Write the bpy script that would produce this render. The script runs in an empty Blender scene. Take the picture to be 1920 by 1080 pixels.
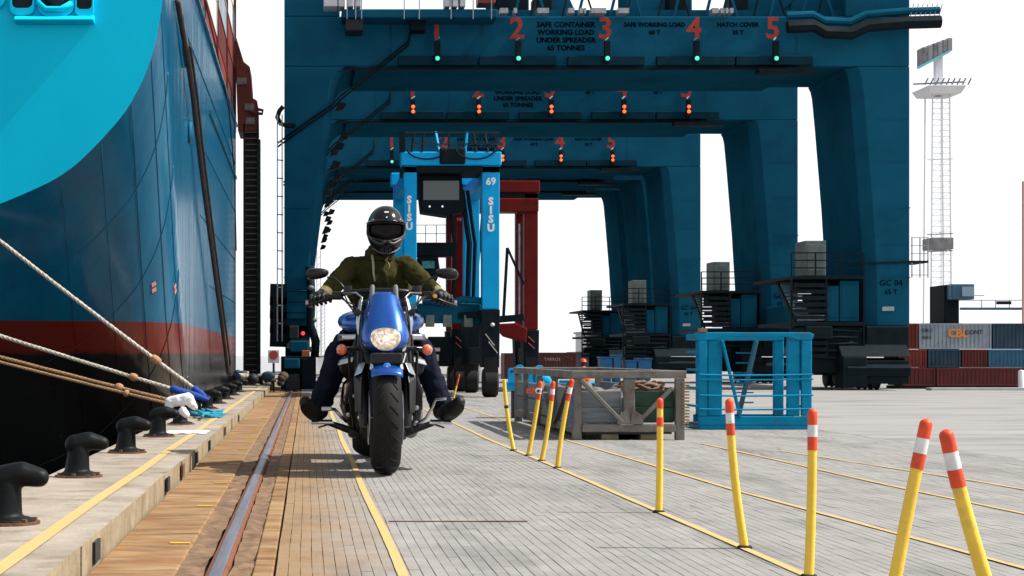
import bpy, bmesh, math, random
from mathutils import Vector, Matrix, noise
random.seed(7)
PI = math.pi
S = bpy.context.scene
COL = S.collection
# ------------------------------------------------------------------ camera, sky, sun, exposure
cam = bpy.data.cameras.new('camera'); camo = bpy.data.objects.new('camera', cam); COL.objects.link(camo)
camo.location = (0, 0, .65); camo.rotation_euler = (PI/2, 0, 0)
cam.sensor_width = 36; cam.lens = 61.9; cam.shift_x = .2005; cam.shift_y = .0656
cam.clip_start = .1; cam.clip_end = 6000
S.camera = camo
SUN_EL, SUN_AZ = math.radians(49), math.radians(93)      # azimuth clockwise from +Y
w = bpy.data.worlds.new('World'); S.world = w; w.use_nodes = True
nt = w.node_tree; nt.nodes.clear()
sky = nt.nodes.new('ShaderNodeTexSky'); sky.sky_type = 'NISHITA'; sky.sun_disc = False
sky.sun_elevation = SUN_EL; sky.sun_rotation = SUN_AZ
sky.air_density = 1.0; sky.dust_density = 1.2; sky.ozone_density = 1.0
hs = nt.nodes.new('ShaderNodeHueSaturation'); hs.inputs['Saturation'].default_value = .3
bg = nt.nodes.new('ShaderNodeBackground'); bg.inputs['Strength'].default_value = .13
wo = nt.nodes.new('ShaderNodeOutputWorld')
nt.links.new(sky.outputs[0], hs.inputs['Color']); geo = nt.nodes.new('ShaderNodeNewGeometry'); sep = nt.nodes.new('ShaderNodeSeparateXYZ'); nt.links.new(geo.outputs['Incoming'], sep.inputs[0])
ab = nt.nodes.new('ShaderNodeMath'); ab.operation = 'ABSOLUTE'; nt.links.new(sep.outputs['Z'], ab.inputs[0])
hr = nt.nodes.new('ShaderNodeMapRange'); hr.interpolation_type = 'SMOOTHSTEP'; hr.inputs[1].default_value = .16; hr.inputs[2].default_value = .5; hr.inputs[3].default_value = .95; hr.inputs[4].default_value = .0; nt.links.new(ab.outputs[0], hr.inputs[0])
hz_mix = nt.nodes.new('ShaderNodeMix'); hz_mix.data_type = 'RGBA'; nt.links.new(hr.outputs[0], hz_mix.inputs[0]); nt.links.new(hs.outputs[0], hz_mix.inputs[6]); hz_mix.inputs[7].default_value = (5.6, 5.64, 5.74, 1)    # bright haze, thick near the horizon
nt.links.new(hz_mix.outputs[2], bg.inputs['Color']); nt.links.new(bg.outputs[0], wo.inputs[0])
sl = bpy.data.lights.new('sun', 'SUN'); sl.energy = 4.9; sl.angle = math.radians(.55); sl.color = (1, .95, .87)
so = bpy.data.objects.new('sun', sl); COL.objects.link(so)
sd = Vector((math.sin(SUN_AZ)*math.cos(SUN_EL), math.cos(SUN_AZ)*math.cos(SUN_EL), math.sin(SUN_EL)))
so.rotation_euler = sd.to_track_quat('Z', 'Y').to_euler(); so.location = (20, -10, 30)
S.view_settings.view_transform = 'Standard'; S.view_settings.look = 'None'
S.view_settings.gamma = 1; S.view_settings.exposure = 0.65; S.view_settings.use_curve_mapping = False

# ------------------------------------------------------------------ helpers
F = 3300.0
def P(px, py, Y): return Vector(((px-575)*Y/F, Y, .65-(py-666)*Y/F))     # photo pixel at depth Y -> place
def G(px, py, z=0.0):                                                   # photo pixel lying on height z
    Y = (.65-z)*F/(py-666); return Vector(((px-575)*Y/F, Y, z))
ROOT = {}
class MB:
    def __init__(s): s.v = []; s.f = []; s.m = []; s.mi = 0
    def add(s, vs, fs):
        n = len(s.v); s.v += [tuple(v) for v in vs]; s.f += [tuple(i+n for i in f) for f in fs]; s.m += [s.mi]*len(fs); return s
    def box(s, x0, x1, y0, y1, z0, z1):
        return s.add([(x0,y0,z0),(x1,y0,z0),(x1,y1,z0),(x0,y1,z0),(x0,y0,z1),(x1,y0,z1),(x1,y1,z1),(x0,y1,z1)],
                     [(0,3,2,1),(4,5,6,7),(0,1,5,4),(1,2,6,5),(2,3,7,6),(3,0,4,7)])
    def bar(s, a, b, wx, wy=None, up=(0,0,1)):
        a = Vector(a); b = Vector(b); d = (b-a).normalized(); wy = wy or wx
        u = Vector(up); u = Vector((0,1,0)) if abs(d.dot(u)) > .98 else u
        r = d.cross(u).normalized()*wx/2; t = r.cross(d).normalized()*wy/2
        vs = [p+q for p in (a, b) for q in (-r-t, r-t, r+t, -r+t)]
        return s.add(vs, [(0,3,2,1),(4,5,6,7),(0,1,5,4),(1,2,6,5),(2,3,7,6),(3,0,4,7)])
    def loft(s, rings, caps=True, closed=True):
        n = len(rings[0]); vs = [v for r in rings for v in r]; fs = []
        for i in range(len(rings)-1):
            for j in range(n if closed else n-1):
                k = (j+1) % n; fs.append((i*n+j, i*n+k, (i+1)*n+k, (i+1)*n+j))
        if caps: fs.append(tuple(range(n-1, -1, -1))); fs.append(tuple((len(rings)-1)*n+j for j in range(n)))
        return s.add(vs, fs)
    def tube(s, pts, r, n=8):
        pts = [Vector(p) for p in pts]; rs = r if isinstance(r, (list, tuple)) else [r]*len(pts); rings = []; prev = None
        for i, p in enumerate(pts):
            d = (pts[min(i+1, len(pts)-1)]-pts[max(i-1, 0)]).normalized()
            if prev is None: prev = d.orthogonal().normalized()
            u = (prev-d*prev.dot(d)).normalized(); prev = u; q = d.cross(u)
            rings.append([p+(u*math.cos(2*PI*k/n)+q*math.sin(2*PI*k/n))*rs[i] for k in range(n)])
        return s.loft(rings)
    def lathe(s, prof, o=(0,0,0), axis='Z', n=24):        # prof: (radius, height)
        o = Vector(o); rings = []
        for r, h in prof:
            ring = []
            for k in range(n):
                a = 2*PI*k/n; c, d = r*math.cos(a), r*math.sin(a)
                ring.append(o+Vector({'Z': (c,d,h), 'X': (h,c,d), 'Y': (d,h,c)}[axis]))
            rings.append(ring)
        return s.loft(rings)
    def ell(s, c, r, n=16, m=10):
        return s.lathe_e(c, r, n, m)
    def lathe_e(s, c, r, n, m):
        c = Vector(c); rings = []
        for i in range(m+1):
            t = -PI/2+PI*(i*.98+.01*m)/m; rings.append([c+Vector((r[0]*math.cos(t)*math.cos(2*PI*k/n), r[1]*math.cos(t)*math.sin(2*PI*k/n), r[2]*math.sin(t))) for k in range(n)])
        return s.loft(rings)
    def prism(s, poly, plane, a, b):
        g = {'XZ': lambda p, t: (p[0], t, p[1]), 'YZ': lambda p, t: (t, p[0], p[1]), 'XY': lambda p, t: (p[0], p[1], t)}[plane]
        return s.loft([[g(p, a) for p in poly], [g(p, b) for p in poly]])
    def mesh(s, name, mats, o=Vector((0,0,0)), smooth=False):
        me = bpy.data.meshes.new(name); me.from_pydata([tuple(Vector(v)-o) for v in s.v], [], s.f)
        for m in (mats if isinstance(mats, (list, tuple)) else [mats]): me.materials.append(m)
        me.polygons.foreach_set('material_index', s.m)
        bm = bmesh.new(); bm.from_mesh(me); bmesh.ops.recalc_face_normals(bm, faces=bm.faces); bm.to_mesh(me); bm.free()
        if smooth: me.polygons.foreach_set('use_smooth', [True]*len(me.polygons)); 
        if smooth == 'a': me.set_sharp_from_angle(angle=math.radians(38))
        me.update(); return me
    def build(s, name, mats, parent=None, smooth=False, bevel=0, seg=2, kind=None, label=None, local=False):
        o = Vector((0,0,0)) if local else ROOT.get(parent.name if parent else None, Vector((0,0,0)))
        ob = bpy.data.objects.new(name, s.mesh(name, mats, o, smooth)); COL.objects.link(ob)
        if parent: ob.parent = parent; ROOT[ob.name] = o
        if bevel:
            b = ob.modifiers.new('bevel', 'BEVEL'); b.width = bevel; b.segments = seg; b.limit_method = 'ANGLE'; b.angle_limit = math.radians(35)
        if kind: ob['kind'] = kind
        if label: ob['label'] = label
        return ob
def thing(name, label, cat, loc=(0,0,0), group=None, rz=0):
    o = bpy.data.objects.new(name, None); COL.objects.link(o); o.location = loc; o.rotation_euler.z = rz; o.empty_display_size = .1
    o['label'] = label; o['category'] = cat
    if group: o['group'] = group
    ROOT[o.name] = Vector(loc); return o
def tag(o, label, cat, group=None):
    o['label'] = label; o['category'] = cat
    if group: o['group'] = group
    return o
def copy_tree(o, parent=None):
    c = o.copy(); COL.objects.link(c); c.parent = parent
    for ch in list(o.children): copy_tree(ch, c)
    return c
def inst(name, me, parent, loc, rot=(0,0,0)):
    o = bpy.data.objects.new(name, me); COL.objects.link(o); o.parent = parent; o.location = loc; o.rotation_euler = rot; return o
def bake(ob, mods):
    for t, kw in mods:
        m = ob.modifiers.new(t, t)
        for k, v in kw.items(): setattr(m, k, v)
    bpy.context.view_layer.update()
    dg = bpy.context.evaluated_depsgraph_get(); me = bpy.data.meshes.new_from_object(ob.evaluated_get(dg)); old = ob.data
    ob.modifiers.clear(); ob.data = me
    if not me.materials and old.materials: me.materials.append(old.materials[0])
    me.polygons.foreach_set('use_smooth', [True]*len(me.polygons)); return ob
def organic(name, caps, voxel, mat, parent, ells=(), smooth=6, disp=None, cut=None):
    b = MB()
    for p0, p1, r0, r1 in caps:
        p0, p1 = Vector(p0), Vector(p1); d = (p1-p0); L = d.length; d = d.normalized() if L > 1e-6 else Vector((0,0,1))
        pts, rs = [], []
        for k in range(5): t = PI/2*k/4; pts.append(p0-d*r0*math.cos(t)); rs.append(max(r0*math.sin(t), 1e-4))
        for k in range(1, 5): t = PI/2*k/4; 
        for k in range(0, 5): t = PI/2*k/4; pts.append(p1+d*r1*math.sin(t)); rs.append(max(r1*math.cos(t), 1e-4))
        b.tube(pts, rs, 14)
    for c, r in ells: b.ell(c, r, 20, 14)
    ob = b.build(name, mat, parent, local=True)
    mods = [('REMESH', dict(mode='VOXEL', voxel_size=voxel)), ('SMOOTH', dict(iterations=smooth, factor=.5))]
    if disp:
        tx = bpy.data.textures.new('folds', 'CLOUDS'); tx.noise_scale = disp[1]; tx.noise_depth = 2
        mods.append(('DISPLACE', dict(texture=tx, strength=disp[0], mid_level=.5)))
    return bake(ob, mods)
def text(body, size, mat, parent, loc, rot=(PI/2,0,0), ext=.004, name='lettering', bold=0, align='CENTER', world=True):
    cu = bpy.data.curves.new('t', 'FONT'); cu.body = body; cu.size = size; cu.extrude = ext; cu.align_x = align; cu.align_y = 'CENTER'; cu.offset = bold
    cu.resolution_u = 2
    tmp = bpy.data.objects.new('t', cu); COL.objects.link(tmp); bpy.context.view_layer.update()
    me = bpy.data.meshes.new_from_object(tmp.evaluated_get(bpy.context.evaluated_depsgraph_get())); bpy.data.objects.remove(tmp)
    me.materials.clear(); me.materials.append(mat)
    o = bpy.data.objects.new(name, me); COL.objects.link(o); o.parent = parent
    o.location = Vector(loc)-(ROOT.get(parent.name, Vector((0,0,0))) if world else Vector((0,0,0))); o.rotation_euler = rot; return o

# ------------------------------------------------------------------ materials
MATS = {}
def M(name, c, c2=None, rough=.6, metal=0, scale=6, bump=0, bscale=60, coord='Object', stretch=(1,1,1), coat=0, rand=0, contrast=(.35,.65), spec=.28, dirt=None, dscale=3, dcov=(.55,.7), emit=None, estr=0):
    if name in MATS: return MATS[name]
    m = bpy.data.materials.new(name); m.use_nodes = True; t = m.node_tree; N = t.nodes; L = t.links
    b = N['Principled BSDF']; MATS[name] = m
    b.inputs['Roughness'].default_value = rough; b.inputs['Metallic'].default_value = metal; b.inputs['Coat Weight'].default_value = coat
    b.inputs['Coat Roughness'].default_value = .06; b.inputs['Specular IOR Level'].default_value = spec
    c = tuple(c)+(1,); c2 = tuple(c2)+(1,) if c2 else c
    if coord == 'pos': src = N.new('ShaderNodeNewGeometry').outputs['Position']
    else: src = N.new('ShaderNodeTexCoord').outputs['Object']
    mp = N.new('ShaderNodeMapping'); mp.inputs['Scale'].default_value = stretch; L.new(src, mp.inputs['Vector'])
    nz = N.new('ShaderNodeTexNoise'); nz.inputs['Scale'].default_value = scale; nz.inputs['Detail'].default_value = 6; nz.inputs['Roughness'].default_value = .6
    L.new(mp.outputs[0], nz.inputs['Vector'])
    mr = N.new('ShaderNodeMapRange'); mr.inputs[1].default_value = contrast[0]; mr.inputs[2].default_value = contrast[1]; L.new(nz.outputs['Fac'], mr.inputs[0])
    mx = N.new('ShaderNodeMix'); mx.data_type = 'RGBA'; mx.inputs[6].default_value = c; mx.inputs[7].default_value = c2; L.new(mr.outputs[0], mx.inputs[0])
    out = mx.outputs[2]
    if dirt:
        n2 = N.new('ShaderNodeTexNoise'); n2.inputs['Scale'].default_value = dscale; n2.inputs['Detail'].default_value = 8; n2.inputs['Roughness'].default_value = .68; L.new(mp.outputs[0], n2.inputs['Vector'])
        r2 = N.new('ShaderNodeMapRange'); r2.inputs[1].default_value = dcov[0]; r2.inputs[2].default_value = dcov[1]; r2.inputs[4].default_value = .85; L.new(n2.outputs['Fac'], r2.inputs[0])
        m2 = N.new('ShaderNodeMix'); m2.data_type = 'RGBA'; L.new(r2.outputs[0], m2.inputs[0]); L.new(out, m2.inputs[6]); m2.inputs[7].default_value = tuple(dirt)+(1,); out = m2.outputs[2]
    if rand:
        oi = N.new('ShaderNodeObjectInfo'); r3 = N.new('ShaderNodeMapRange'); r3.inputs[3].default_value = 1-rand; r3.inputs[4].default_value = 1+rand; L.new(oi.outputs['Random'], r3.inputs[0])
        hv = N.new('ShaderNodeHueSaturation'); L.new(out, hv.inputs['Color']); L.new(r3.outputs[0], hv.inputs['Value']); out = hv.outputs[0]
    L.new(out, b.inputs['Base Color'])
    if bump:
        n3 = N.new('ShaderNodeTexNoise'); n3.inputs['Scale'].default_value = bscale; n3.inputs['Detail'].default_value = 5; L.new(mp.outputs[0], n3.inputs['Vector'])
        bp = N.new('ShaderNodeBump'); bp.inputs['Strength'].default_value = 1; bp.inputs['Distance'].default_value = bump; L.new(n3.outputs['Fac'], bp.inputs['Height']); L.new(bp.outputs[0], b.inputs['Normal'])
    if emit:
        b.inputs['Emission Color'].default_value = tuple(emit)+(1,); b.inputs['Emission Strength'].default_value = estr
    return m
def nodes(m): return m.node_tree.nodes, m.node_tree.links, m.node_tree.nodes['Principled BSDF']

concrete = M('cap_concrete', (.30,.26,.215), (.22,.19,.15), .9, coord='pos', scale=5, bump=.003, bscale=60, rand=.10, dirt=(.12,.085,.055), dscale=3.6, dcov=(.50,.70))
capface = M('cap_face_concrete', (.29,.235,.155), (.17,.125,.075), .9, coord='pos', scale=6, bump=.004, bscale=40, rand=.06, dirt=(.12,.08,.05), dscale=4, dcov=(.58,.75))
slabm = M('stained_slab', (.205,.100,.032), (.26,.175,.092), .88, coord='pos', scale=4.5, stretch=(.8,2.6,1), bump=.004, bscale=30, rand=.12, contrast=(.38,.6), dirt=(.105,.045,.02), dscale=3.4, dcov=(.46,.66))
groutm = M('rough_grout', (.19,.12,.07), (.10,.06,.035), .95, coord='pos', scale=14, bump=.012, bscale=22, dirt=(.26,.15,.08), dscale=6, dcov=(.5,.7))
apron = M('apron_concrete', (.258,.25,.242), (.20,.194,.187), .9, coord='pos', scale=.9, stretch=(.5,1.6,1), bump=.001, bscale=80, dirt=(.10,.095,.09), dscale=.9, dcov=(.53,.75))
rail_top = M('polished_rail', (.34,.35,.40), (.22,.21,.24), .38, .85, coord='pos', scale=30, stretch=(1,.05,1))
rust = M('rust', (.20,.07,.03), (.11,.04,.02), .9, coord='pos', scale=40, bump=.002, bscale=100)
rustobj = M('rusty_steel', (.17,.075,.035), (.08,.04,.025), .85, scale=25, bump=.002, bscale=80)
linep = M('yellow_line_paint', (.48,.32,.10), (.41,.30,.14), .75, coord='pos', scale=20, bump=.001, dirt=(.40,.34,.24), dscale=9, dcov=(.56,.68))
blackm = M('black_paint', (.009,.010,.012), (.015,.015,.017), .5, scale=10, spec=.25)
darkm = M('dark_steel', (.014,.018,.021), (.028,.032,.034), .6, .1, scale=8, bump=.001, spec=.25)
rubber = M('rubber', (.009,.009,.009), (.015,.015,.015), .8, scale=30, spec=.2)
waterm = M('harbour_water', (.004,.010,.012), None, .12, bump=.08, bscale=1.5, coord='pos')
# paving strips: stained ochre near the rail, grey further out, fine cross ribs
def paver_mat():
    m = M('paver', (.285,.275,.262), (.23,.222,.212), .88, coord='pos', scale=4, rand=.05, dirt=(.14,.125,.11), dscale=2.2, dcov=(.62,.80)); N, L, b = nodes(m)
    g = N.new('ShaderNodeNewGeometry'); sp = N.new('ShaderNodeSeparateXYZ'); L.new(g.outputs['Position'], sp.inputs[0])
    nz = N.new('ShaderNodeTexNoise'); nz.inputs['Scale'].default_value = 3.2; nz.inputs['Detail'].default_value = 7; mp = N.new('ShaderNodeMapping'); mp.inputs['Scale'].default_value = (1,1.6,1); L.new(g.outputs['Position'], mp.inputs[0]); L.new(mp.outputs[0], nz.inputs['Vector'])
    ad = N.new('ShaderNodeMath'); ad.operation = 'MULTIPLY_ADD'; L.new(nz.outputs['Fac'], ad.inputs[0]); ad.inputs[1].default_value = -.55; L.new(sp.outputs['X'], ad.inputs[2])
    mr = N.new('ShaderNodeMapRange'); mr.inputs[1].default_value = -.30; mr.inputs[2].default_value = .08; mr.inputs[3].default_value = 1; mr.inputs[4].default_value = 0; L.new(ad.outputs[0], mr.inputs[0])
    mx = N.new('ShaderNodeMix'); mx.data_type = 'RGBA'; old = b.inputs['Base Color'].links[0].from_socket
    L.new(mr.outputs[0], mx.inputs[0]); L.new(old, mx.inputs[6]); 
    n2 = N.new('ShaderNodeTexNoise'); n2.inputs['Scale'].default_value = 7; n2.inputs['Detail'].default_value = 6; L.new(g.outputs['Position'], n2.inputs['Vector'])
    cr = N.new('ShaderNodeMix'); cr.data_type = 'RGBA'; cr.inputs[6].default_value = (.235,.125,.048,1); cr.inputs[7].default_value = (.265,.205,.13,1); L.new(n2.outputs['Fac'], cr.inputs[0])
    L.new(cr.outputs[2], mx.inputs[7]); L.new(mx.outputs[2], b.inputs['Base Color'])
    wv = N.new('ShaderNodeTexWave'); wv.bands_direction = 'Y'; wv.inputs['Scale'].default_value = 14; wv.inputs['Distortion'].default_value = 1.2; wv.inputs['Detail'].default_value = 1; L.new(g.outputs['Position'], wv.inputs['Vector'])
    n3 = N.new('ShaderNodeTexNoise'); n3.inputs['Scale'].default_value = 160; L.new(g.outputs['Position'], n3.inputs['Vector'])
    am = N.new('ShaderNodeMath'); am.operation = 'ADD'; L.new(wv.outputs['Fac'], am.inputs[0]); L.new(n3.outputs['Fac'], am.inputs[1])
    rm = N.new('ShaderNodeMapRange'); rm.inputs[1].default_value = .0; rm.inputs[2].default_value = .35; rm.inputs[3].default_value = .60; rm.inputs[4].default_value = 1; L.new(wv.outputs['Fac'], rm.inputs[0])
    n4 = N.new('ShaderNodeTexNoise'); n4.inputs['Scale'].default_value = 1.1; n4.inputs['Detail'].default_value = 9; n4.inputs['Roughness'].default_value = .65; mp4 = N.new('ShaderNodeMapping'); mp4.inputs['Scale'].default_value = (2.2,.5,1); L.new(g.outputs['Position'], mp4.inputs[0]); L.new(mp4.outputs[0], n4.inputs['Vector'])
    r4 = N.new('ShaderNodeMapRange'); r4.inputs[1].default_value = .5; r4.inputs[2].default_value = .72; r4.inputs[3].default_value = 1.0; r4.inputs[4].default_value = .58; L.new(n4.outputs['Fac'], r4.inputs[0])
    mm = N.new('ShaderNodeMath'); mm.operation = 'MULTIPLY'; L.new(rm.outputs[0], mm.inputs[0]); L.new(r4.outputs[0], mm.inputs[1])
    hv2 = N.new('ShaderNodeHueSaturation'); L.new(mx.outputs[2], hv2.inputs['Color']); L.new(mm.outputs[0], hv2.inputs['Value']); L.new(hv2.outputs[0], b.inputs['Base Color'])
    bp = N.new('ShaderNodeBump'); bp.inputs['Distance'].default_value = .0018; L.new(am.outputs[0], bp.inputs['Height']); L.new(bp.outputs[0], b.inputs['Normal'])
    return m
paver = paver_mat()
joint = M('joint_grime', (.10,.055,.035), (.16,.09,.05), .95, coord='pos', scale=9)

# ------------------------------------------------------------------ ground, quay edge, water
SX = -.667; EDGE = -1.22; CH = .087
g = MB(); g.box(SX+.002, 900, -40, 3000, -.6, -.024); ground = g.build('quay_apron', joint, kind='structure')
g = MB(); g.box(-.094, 4.47, -10, 3.6, -.02, -.008); g.build('pavement', apron, kind='structure')
g = MB(); g.box(4.47, 880, -10, 2900, -.02, 0); g.box(-.094, 4.47, 30.0, 2900, -.02, 0); g.box(SX+.002, -.094, 62, 2900, -.02, 0)
road = g.build('concrete_yard', apron, kind='structure')
g = MB(); g.box(-900, EDGE-.05, -60, 3000, -1.3, -1.0); g.build('harbour_water', waterm, kind='structure')
g = MB(); g.box(EDGE+.04, SX-.003, -10, 62, -1.6, -.03); wall = g.build('quay_wall', capface, kind='structure')
y = 3.1; k = 0
while y < 60:
    b = MB(); L_ = 2.1
    j = .004*math.sin(k*2.3)
    b.add([(EDGE,y,-.05),(SX+j,y,-.024),(SX+j,y+L_-.012,-.024),(EDGE,y+L_-.012,-.05),(EDGE,y,CH),(SX+j,y,CH),(SX+j,y+L_-.012,CH),(EDGE,y+L_-.012,CH)],
          [(0,3,2,1),(4,5,6,7),(0,1,5,4),(2,3,7,6),(3,0,4,7)]); b.mi = 1; b.add([(SX+j,y,-.024),(SX+j,y+L_-.012,-.024),(SX+j,y+L_-.012,CH),(SX+j,y,CH)], [(0,1,2,3)])
    b.build('cap_stone', [concrete, capface], wall, bevel=.012 if y < 25 else 0)
    y += L_; k += 1
for yy in (5.45, 8.3, 9.3, 10.5, 11.9, 14.2, 17): 
    b = MB(); b.box(SX+.004, SX+.013, yy, yy+.14, .004, .07); b.build('drain_plate', rustobj if yy in (9.3, 14.2) else darkm, wall)
g = MB()
for i in range(60): 
    y0 = 3.5+i*.6; a = .004*math.sin(i*.9); c = .004*math.sin((i+1)*.9)
    g.add([(-.835+a,y0,CH+.004),(-.785+a,y0,CH+.004),(-.785+c,y0+.6,CH+.004),(-.835+c,y0+.6,CH+.004)], [(0,1,2,3)])
g.build('quay_edge_line', linep, kind='structure')
# slabs between kerb and rail
y = 3.0; k = 0
ym = M('yellow_tick_paint', (.55,.36,.04), (.5,.3,.06), .8, coord='pos')
while y < 58:
    L_ = 1.5+.1*math.sin(k*1.7); b = MB(); z = .001*(k % 3)
    b.box(SX+.016, -.392, y, y+L_-.016, -.02, z); s_ = b.build('slab', slabm, ground, bevel=.006 if y < 20 else 0)
    if y < 20:
        b = MB(); b.box(-.47, -.40, y+L_-.06, y+L_-.03, z+.001, z+.005); b.build('paint_mark', ym, s_)
    b = MB(); b.box(-.162, -.100, y+.4, y+L_+.4-.014, -.02, .0005*(k % 2)); b.build('slab', slabm, ground, bevel=.005 if y < 20 else 0)
    y += L_; k += 1
def rough_strip(x0, x1, n=5, y0=3, y1=60):
    b = MB(); rows = []; y = y0
    while y < y1:
        row = []
        for i in range(n):
            x = x0+(x1-x0)*i/(n-1); q = .011*noise.noise(Vector((x*25, y*5, 1)))+.004*noise.noise(Vector((x*80, y*22, 4)))
            xx = x+(.009*noise.noise(Vector((y*3, i, 7))) if i in (0, n-1) else 0)
            row.append((xx, y, -.007+q))
        rows.append(row); y += .045 if y < 16 else .5
    b.loft(rows, caps=False, closed=False); return b
rough_strip(-.396, -.309).build('grout_strip', groutm, ground, smooth=True)
rough_strip(-.232, -.158).build('grout_strip', groutm, ground, smooth=True)
rt = MB(); rt.box(-.302, -.238, 3, 60, -.023, -.010); rl = rt.build('crane_rail', rust, kind='structure')
rt = MB(); rt.prism([(-.289,-.012),(-.251,-.012),(-.249,.002),(-.254,.007),(-.286,.007),(-.291,.002)], 'XZ', 3, 60); rt.build('rail_head', rail_top, rl)
rt = MB()
for sx in (-1, 1): rt.prism([(-.27+sx*.020,-.011),(-.27+sx*.033,-.011),(-.27+sx*.030,.000),(-.27+sx*.0215,.003)], 'XZ', 3, 60)
rt.build('rail_flank', rust, rl)
# paving strips
def strip_box(b, x0, x1, y0, y1, z):
    e = .0009; b.add([(x0,y0,-.022),(x1,y0,-.022),(x1,y1,-.022),(x0,y1,-.022),(x0,y0,z-e),(x1,y0,z-e),(x1,y1,z-e),(x0,y1,z-e),(x0+e,y0+e,z),(x1-e,y0+e,z),(x1-e,y1-e,z),(x0+e,y1-e,z)],
        [(0,1,5,4),(1,2,6,5),(2,3,7,6),(3,0,4,7),(4,5,9,8),(5,6,10,9),(6,7,11,10),(7,4,8,11),(8,9,10,11)])
pv = [MB().__class__() for _ in range(4)]; pm = []
for q in range(4):
    b = MB(); strip_box(b, 0, .0352, 0, .2928, 0); pm.append(b.mesh('paver', paver))
rest = MB(); cnt = 0; cells = []
x = -.092; col = 0
while x < 4.45:
    off = (col*.137) % .295; y = 3.6-off
    while y < 30: cells.append((x, y, col)); y += .295
    x += .0365; col += 1
vis = []
for c in cells:
    x, y, col = c; Yc = max(y, 5.0)
    if y+.29 > 5.15 and 330 < 575+x*F/max(y+.15, 5) < 1935 and x < 1.45: vis.append((y, c))
vis.sort(); near = set(id(c) for _, c in vis[:298])
for c in cells:
    x, y, col = c; z = -.0012*random.random() + .0012*noise.noise(Vector((x*3, y*2, 0)))
    jx = .0012*math.sin(y*1.9)+.0006*math.sin(y*5+col)
    if id(c) in near: inst('paver', pm[col % 4], ground, (x+jx, y, z))
    else:
        if 6.86 < y+.29 and y < 6.9 and False: pass
        if y > 16 and x > 1.5: 
            if (int(y/.295)+col) % 1 == 0: strip_box(rest, x+jx, x+jx+.0352, y, y+.2925, z)
        else: strip_box(rest, x+jx, x+jx+.0352, y, y+.2925, z)
rest.build('paving_strip_field', paver, ground, kind='stuff')
# painted lines on the yard
def line(pts, wd, name, z=.0035):
    b = MB(); rows = []
    n = 40
    for i in range(len(pts)-1):
        for k in range(n):
            t = k/n; p = Vector(pts[i]).lerp(Vector(pts[i+1]), t); w_ = wd*(1+.08*noise.noise(Vector((p.y*4, wd, i))))
            rows.append([(p.x-w_/2+.004*math.sin(p.y*1.3), p.y, z), (p.x+w_/2+.004*math.sin(p.y*1.3), p.y, z)])
    b.loft(rows, caps=False, closed=False); return b.build(name, linep, kind='structure')
line([(.285,3.6),(.275,10),(.27,30)], .032, 'lane_line')
line([(1.47,3.6),(1.455,9),(1.40,14),(1.42,30)], .031, 'lane_line')
line([(2.24,3.8),(2.06,8.5),(1.98,14),(1.94,24)], .026, 'lane_line')
line([(2.99,3.8),(2.90,9),(2.90,13)], .024, 'lane_line'); line([(3.62,4),(3.45,9),(3.2,12)], .022, 'lane_line'); line([(4.3,4),(4.28,7),(4.36,10)], .03, 'lane_line')
b = MB(); b.box(.32, .86, 6.86, 6.875, .001, .004); b.build('joint_strip', joint, kind='structure')
# ------------------------------------------------------------------ ship
def hull_mat():
    m = M('hull_paint_shaded', (.003,.095,.18), (.002,.070,.14), .20, coord='pos', scale=1.6, stretch=(2,2,.35), spec=.32, bump=.02, bscale=1.1); N, L, b = nodes(m)  # shaded copy of the ship's one paint, shade put into a deeper blue
    g = N.new('ShaderNodeNewGeometry'); sp = N.new('ShaderNodeSeparateXYZ'); L.new(g.outputs['Position'], sp.inputs[0])
    nz = N.new('ShaderNodeTexNoise'); nz.inputs['Scale'].default_value = 5; nz.inputs['Detail'].default_value = 6; L.new(g.outputs['Position'], nz.inputs['Vector'])
    def band(col, edge, prev, soft=.008, amt=.0):
        ma = N.new('ShaderNodeMath'); ma.operation = 'MULTIPLY_ADD'; L.new(nz.outputs['Fac'], ma.inputs[0]); ma.inputs[1].default_value = amt; L.new(sp.outputs['Z'], ma.inputs[2])
        mr = N.new('ShaderNodeMapRange'); mr.inputs[1].default_value = edge+soft; mr.inputs[2].default_value = edge-soft; L.new(ma.outputs[0], mr.inputs[0])
        mx = N.new('ShaderNodeMix'); mx.data_type = 'RGBA'; L.new(mr.outputs[0], mx.inputs[0]); L.new(prev, mx.inputs[6]); mx.inputs[7].default_value = col+(1,); return mx.outputs[2]
    # vertical streaks of wear and salt
    mp = N.new('ShaderNodeMapping'); mp.inputs['Scale'].default_value = (3,3,.22); L.new(g.outputs['Position'], mp.inputs[0])
    n2 = N.new('ShaderNodeTexNoise'); n2.inputs['Scale'].default_value = 3; n2.inputs['Detail'].default_value = 7; L.new(mp.outputs[0], n2.inputs['Vector'])
    r2 = N.new('ShaderNodeMapRange'); r2.inputs[1].default_value = .5; r2.inputs[2].default_value = .8; r2.inputs[4].default_value = .45; L.new(n2.outputs['Fac'], r2.inputs[0])
    m0 = N.new('ShaderNodeMix'); m0.data_type = 'RGBA'; L.new(r2.outputs[0], m0.inputs[0]); L.new(b.inputs['Base Color'].links[0].from_socket, m0.inputs[6]); m0.inputs[7].default_value = (.012,.06,.12,1)
    o = band((.11,.013,.009), .99, m0.outputs[2]); o = band((.010,.009,.009), .70, o, .02, .06)
    m3 = N.new('ShaderNodeMix'); m3.data_type = 'RGBA'; m3.inputs[7].default_value = (.03,.02,.02,1); L.new(o, m3.inputs[6])
    r3 = N.new('ShaderNodeMapRange'); r3.inputs[1].default_value = .6; r3.inputs[2].default_value = .85; r3.inputs[4].default_value = .35; L.new(nz.outputs['Fac'], r3.inputs[0]); L.new(r3.outputs[0], m3.inputs[0])
    L.new(m3.outputs[2], b.inputs['Base Color']); return m
hullm = hull_mat()
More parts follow.
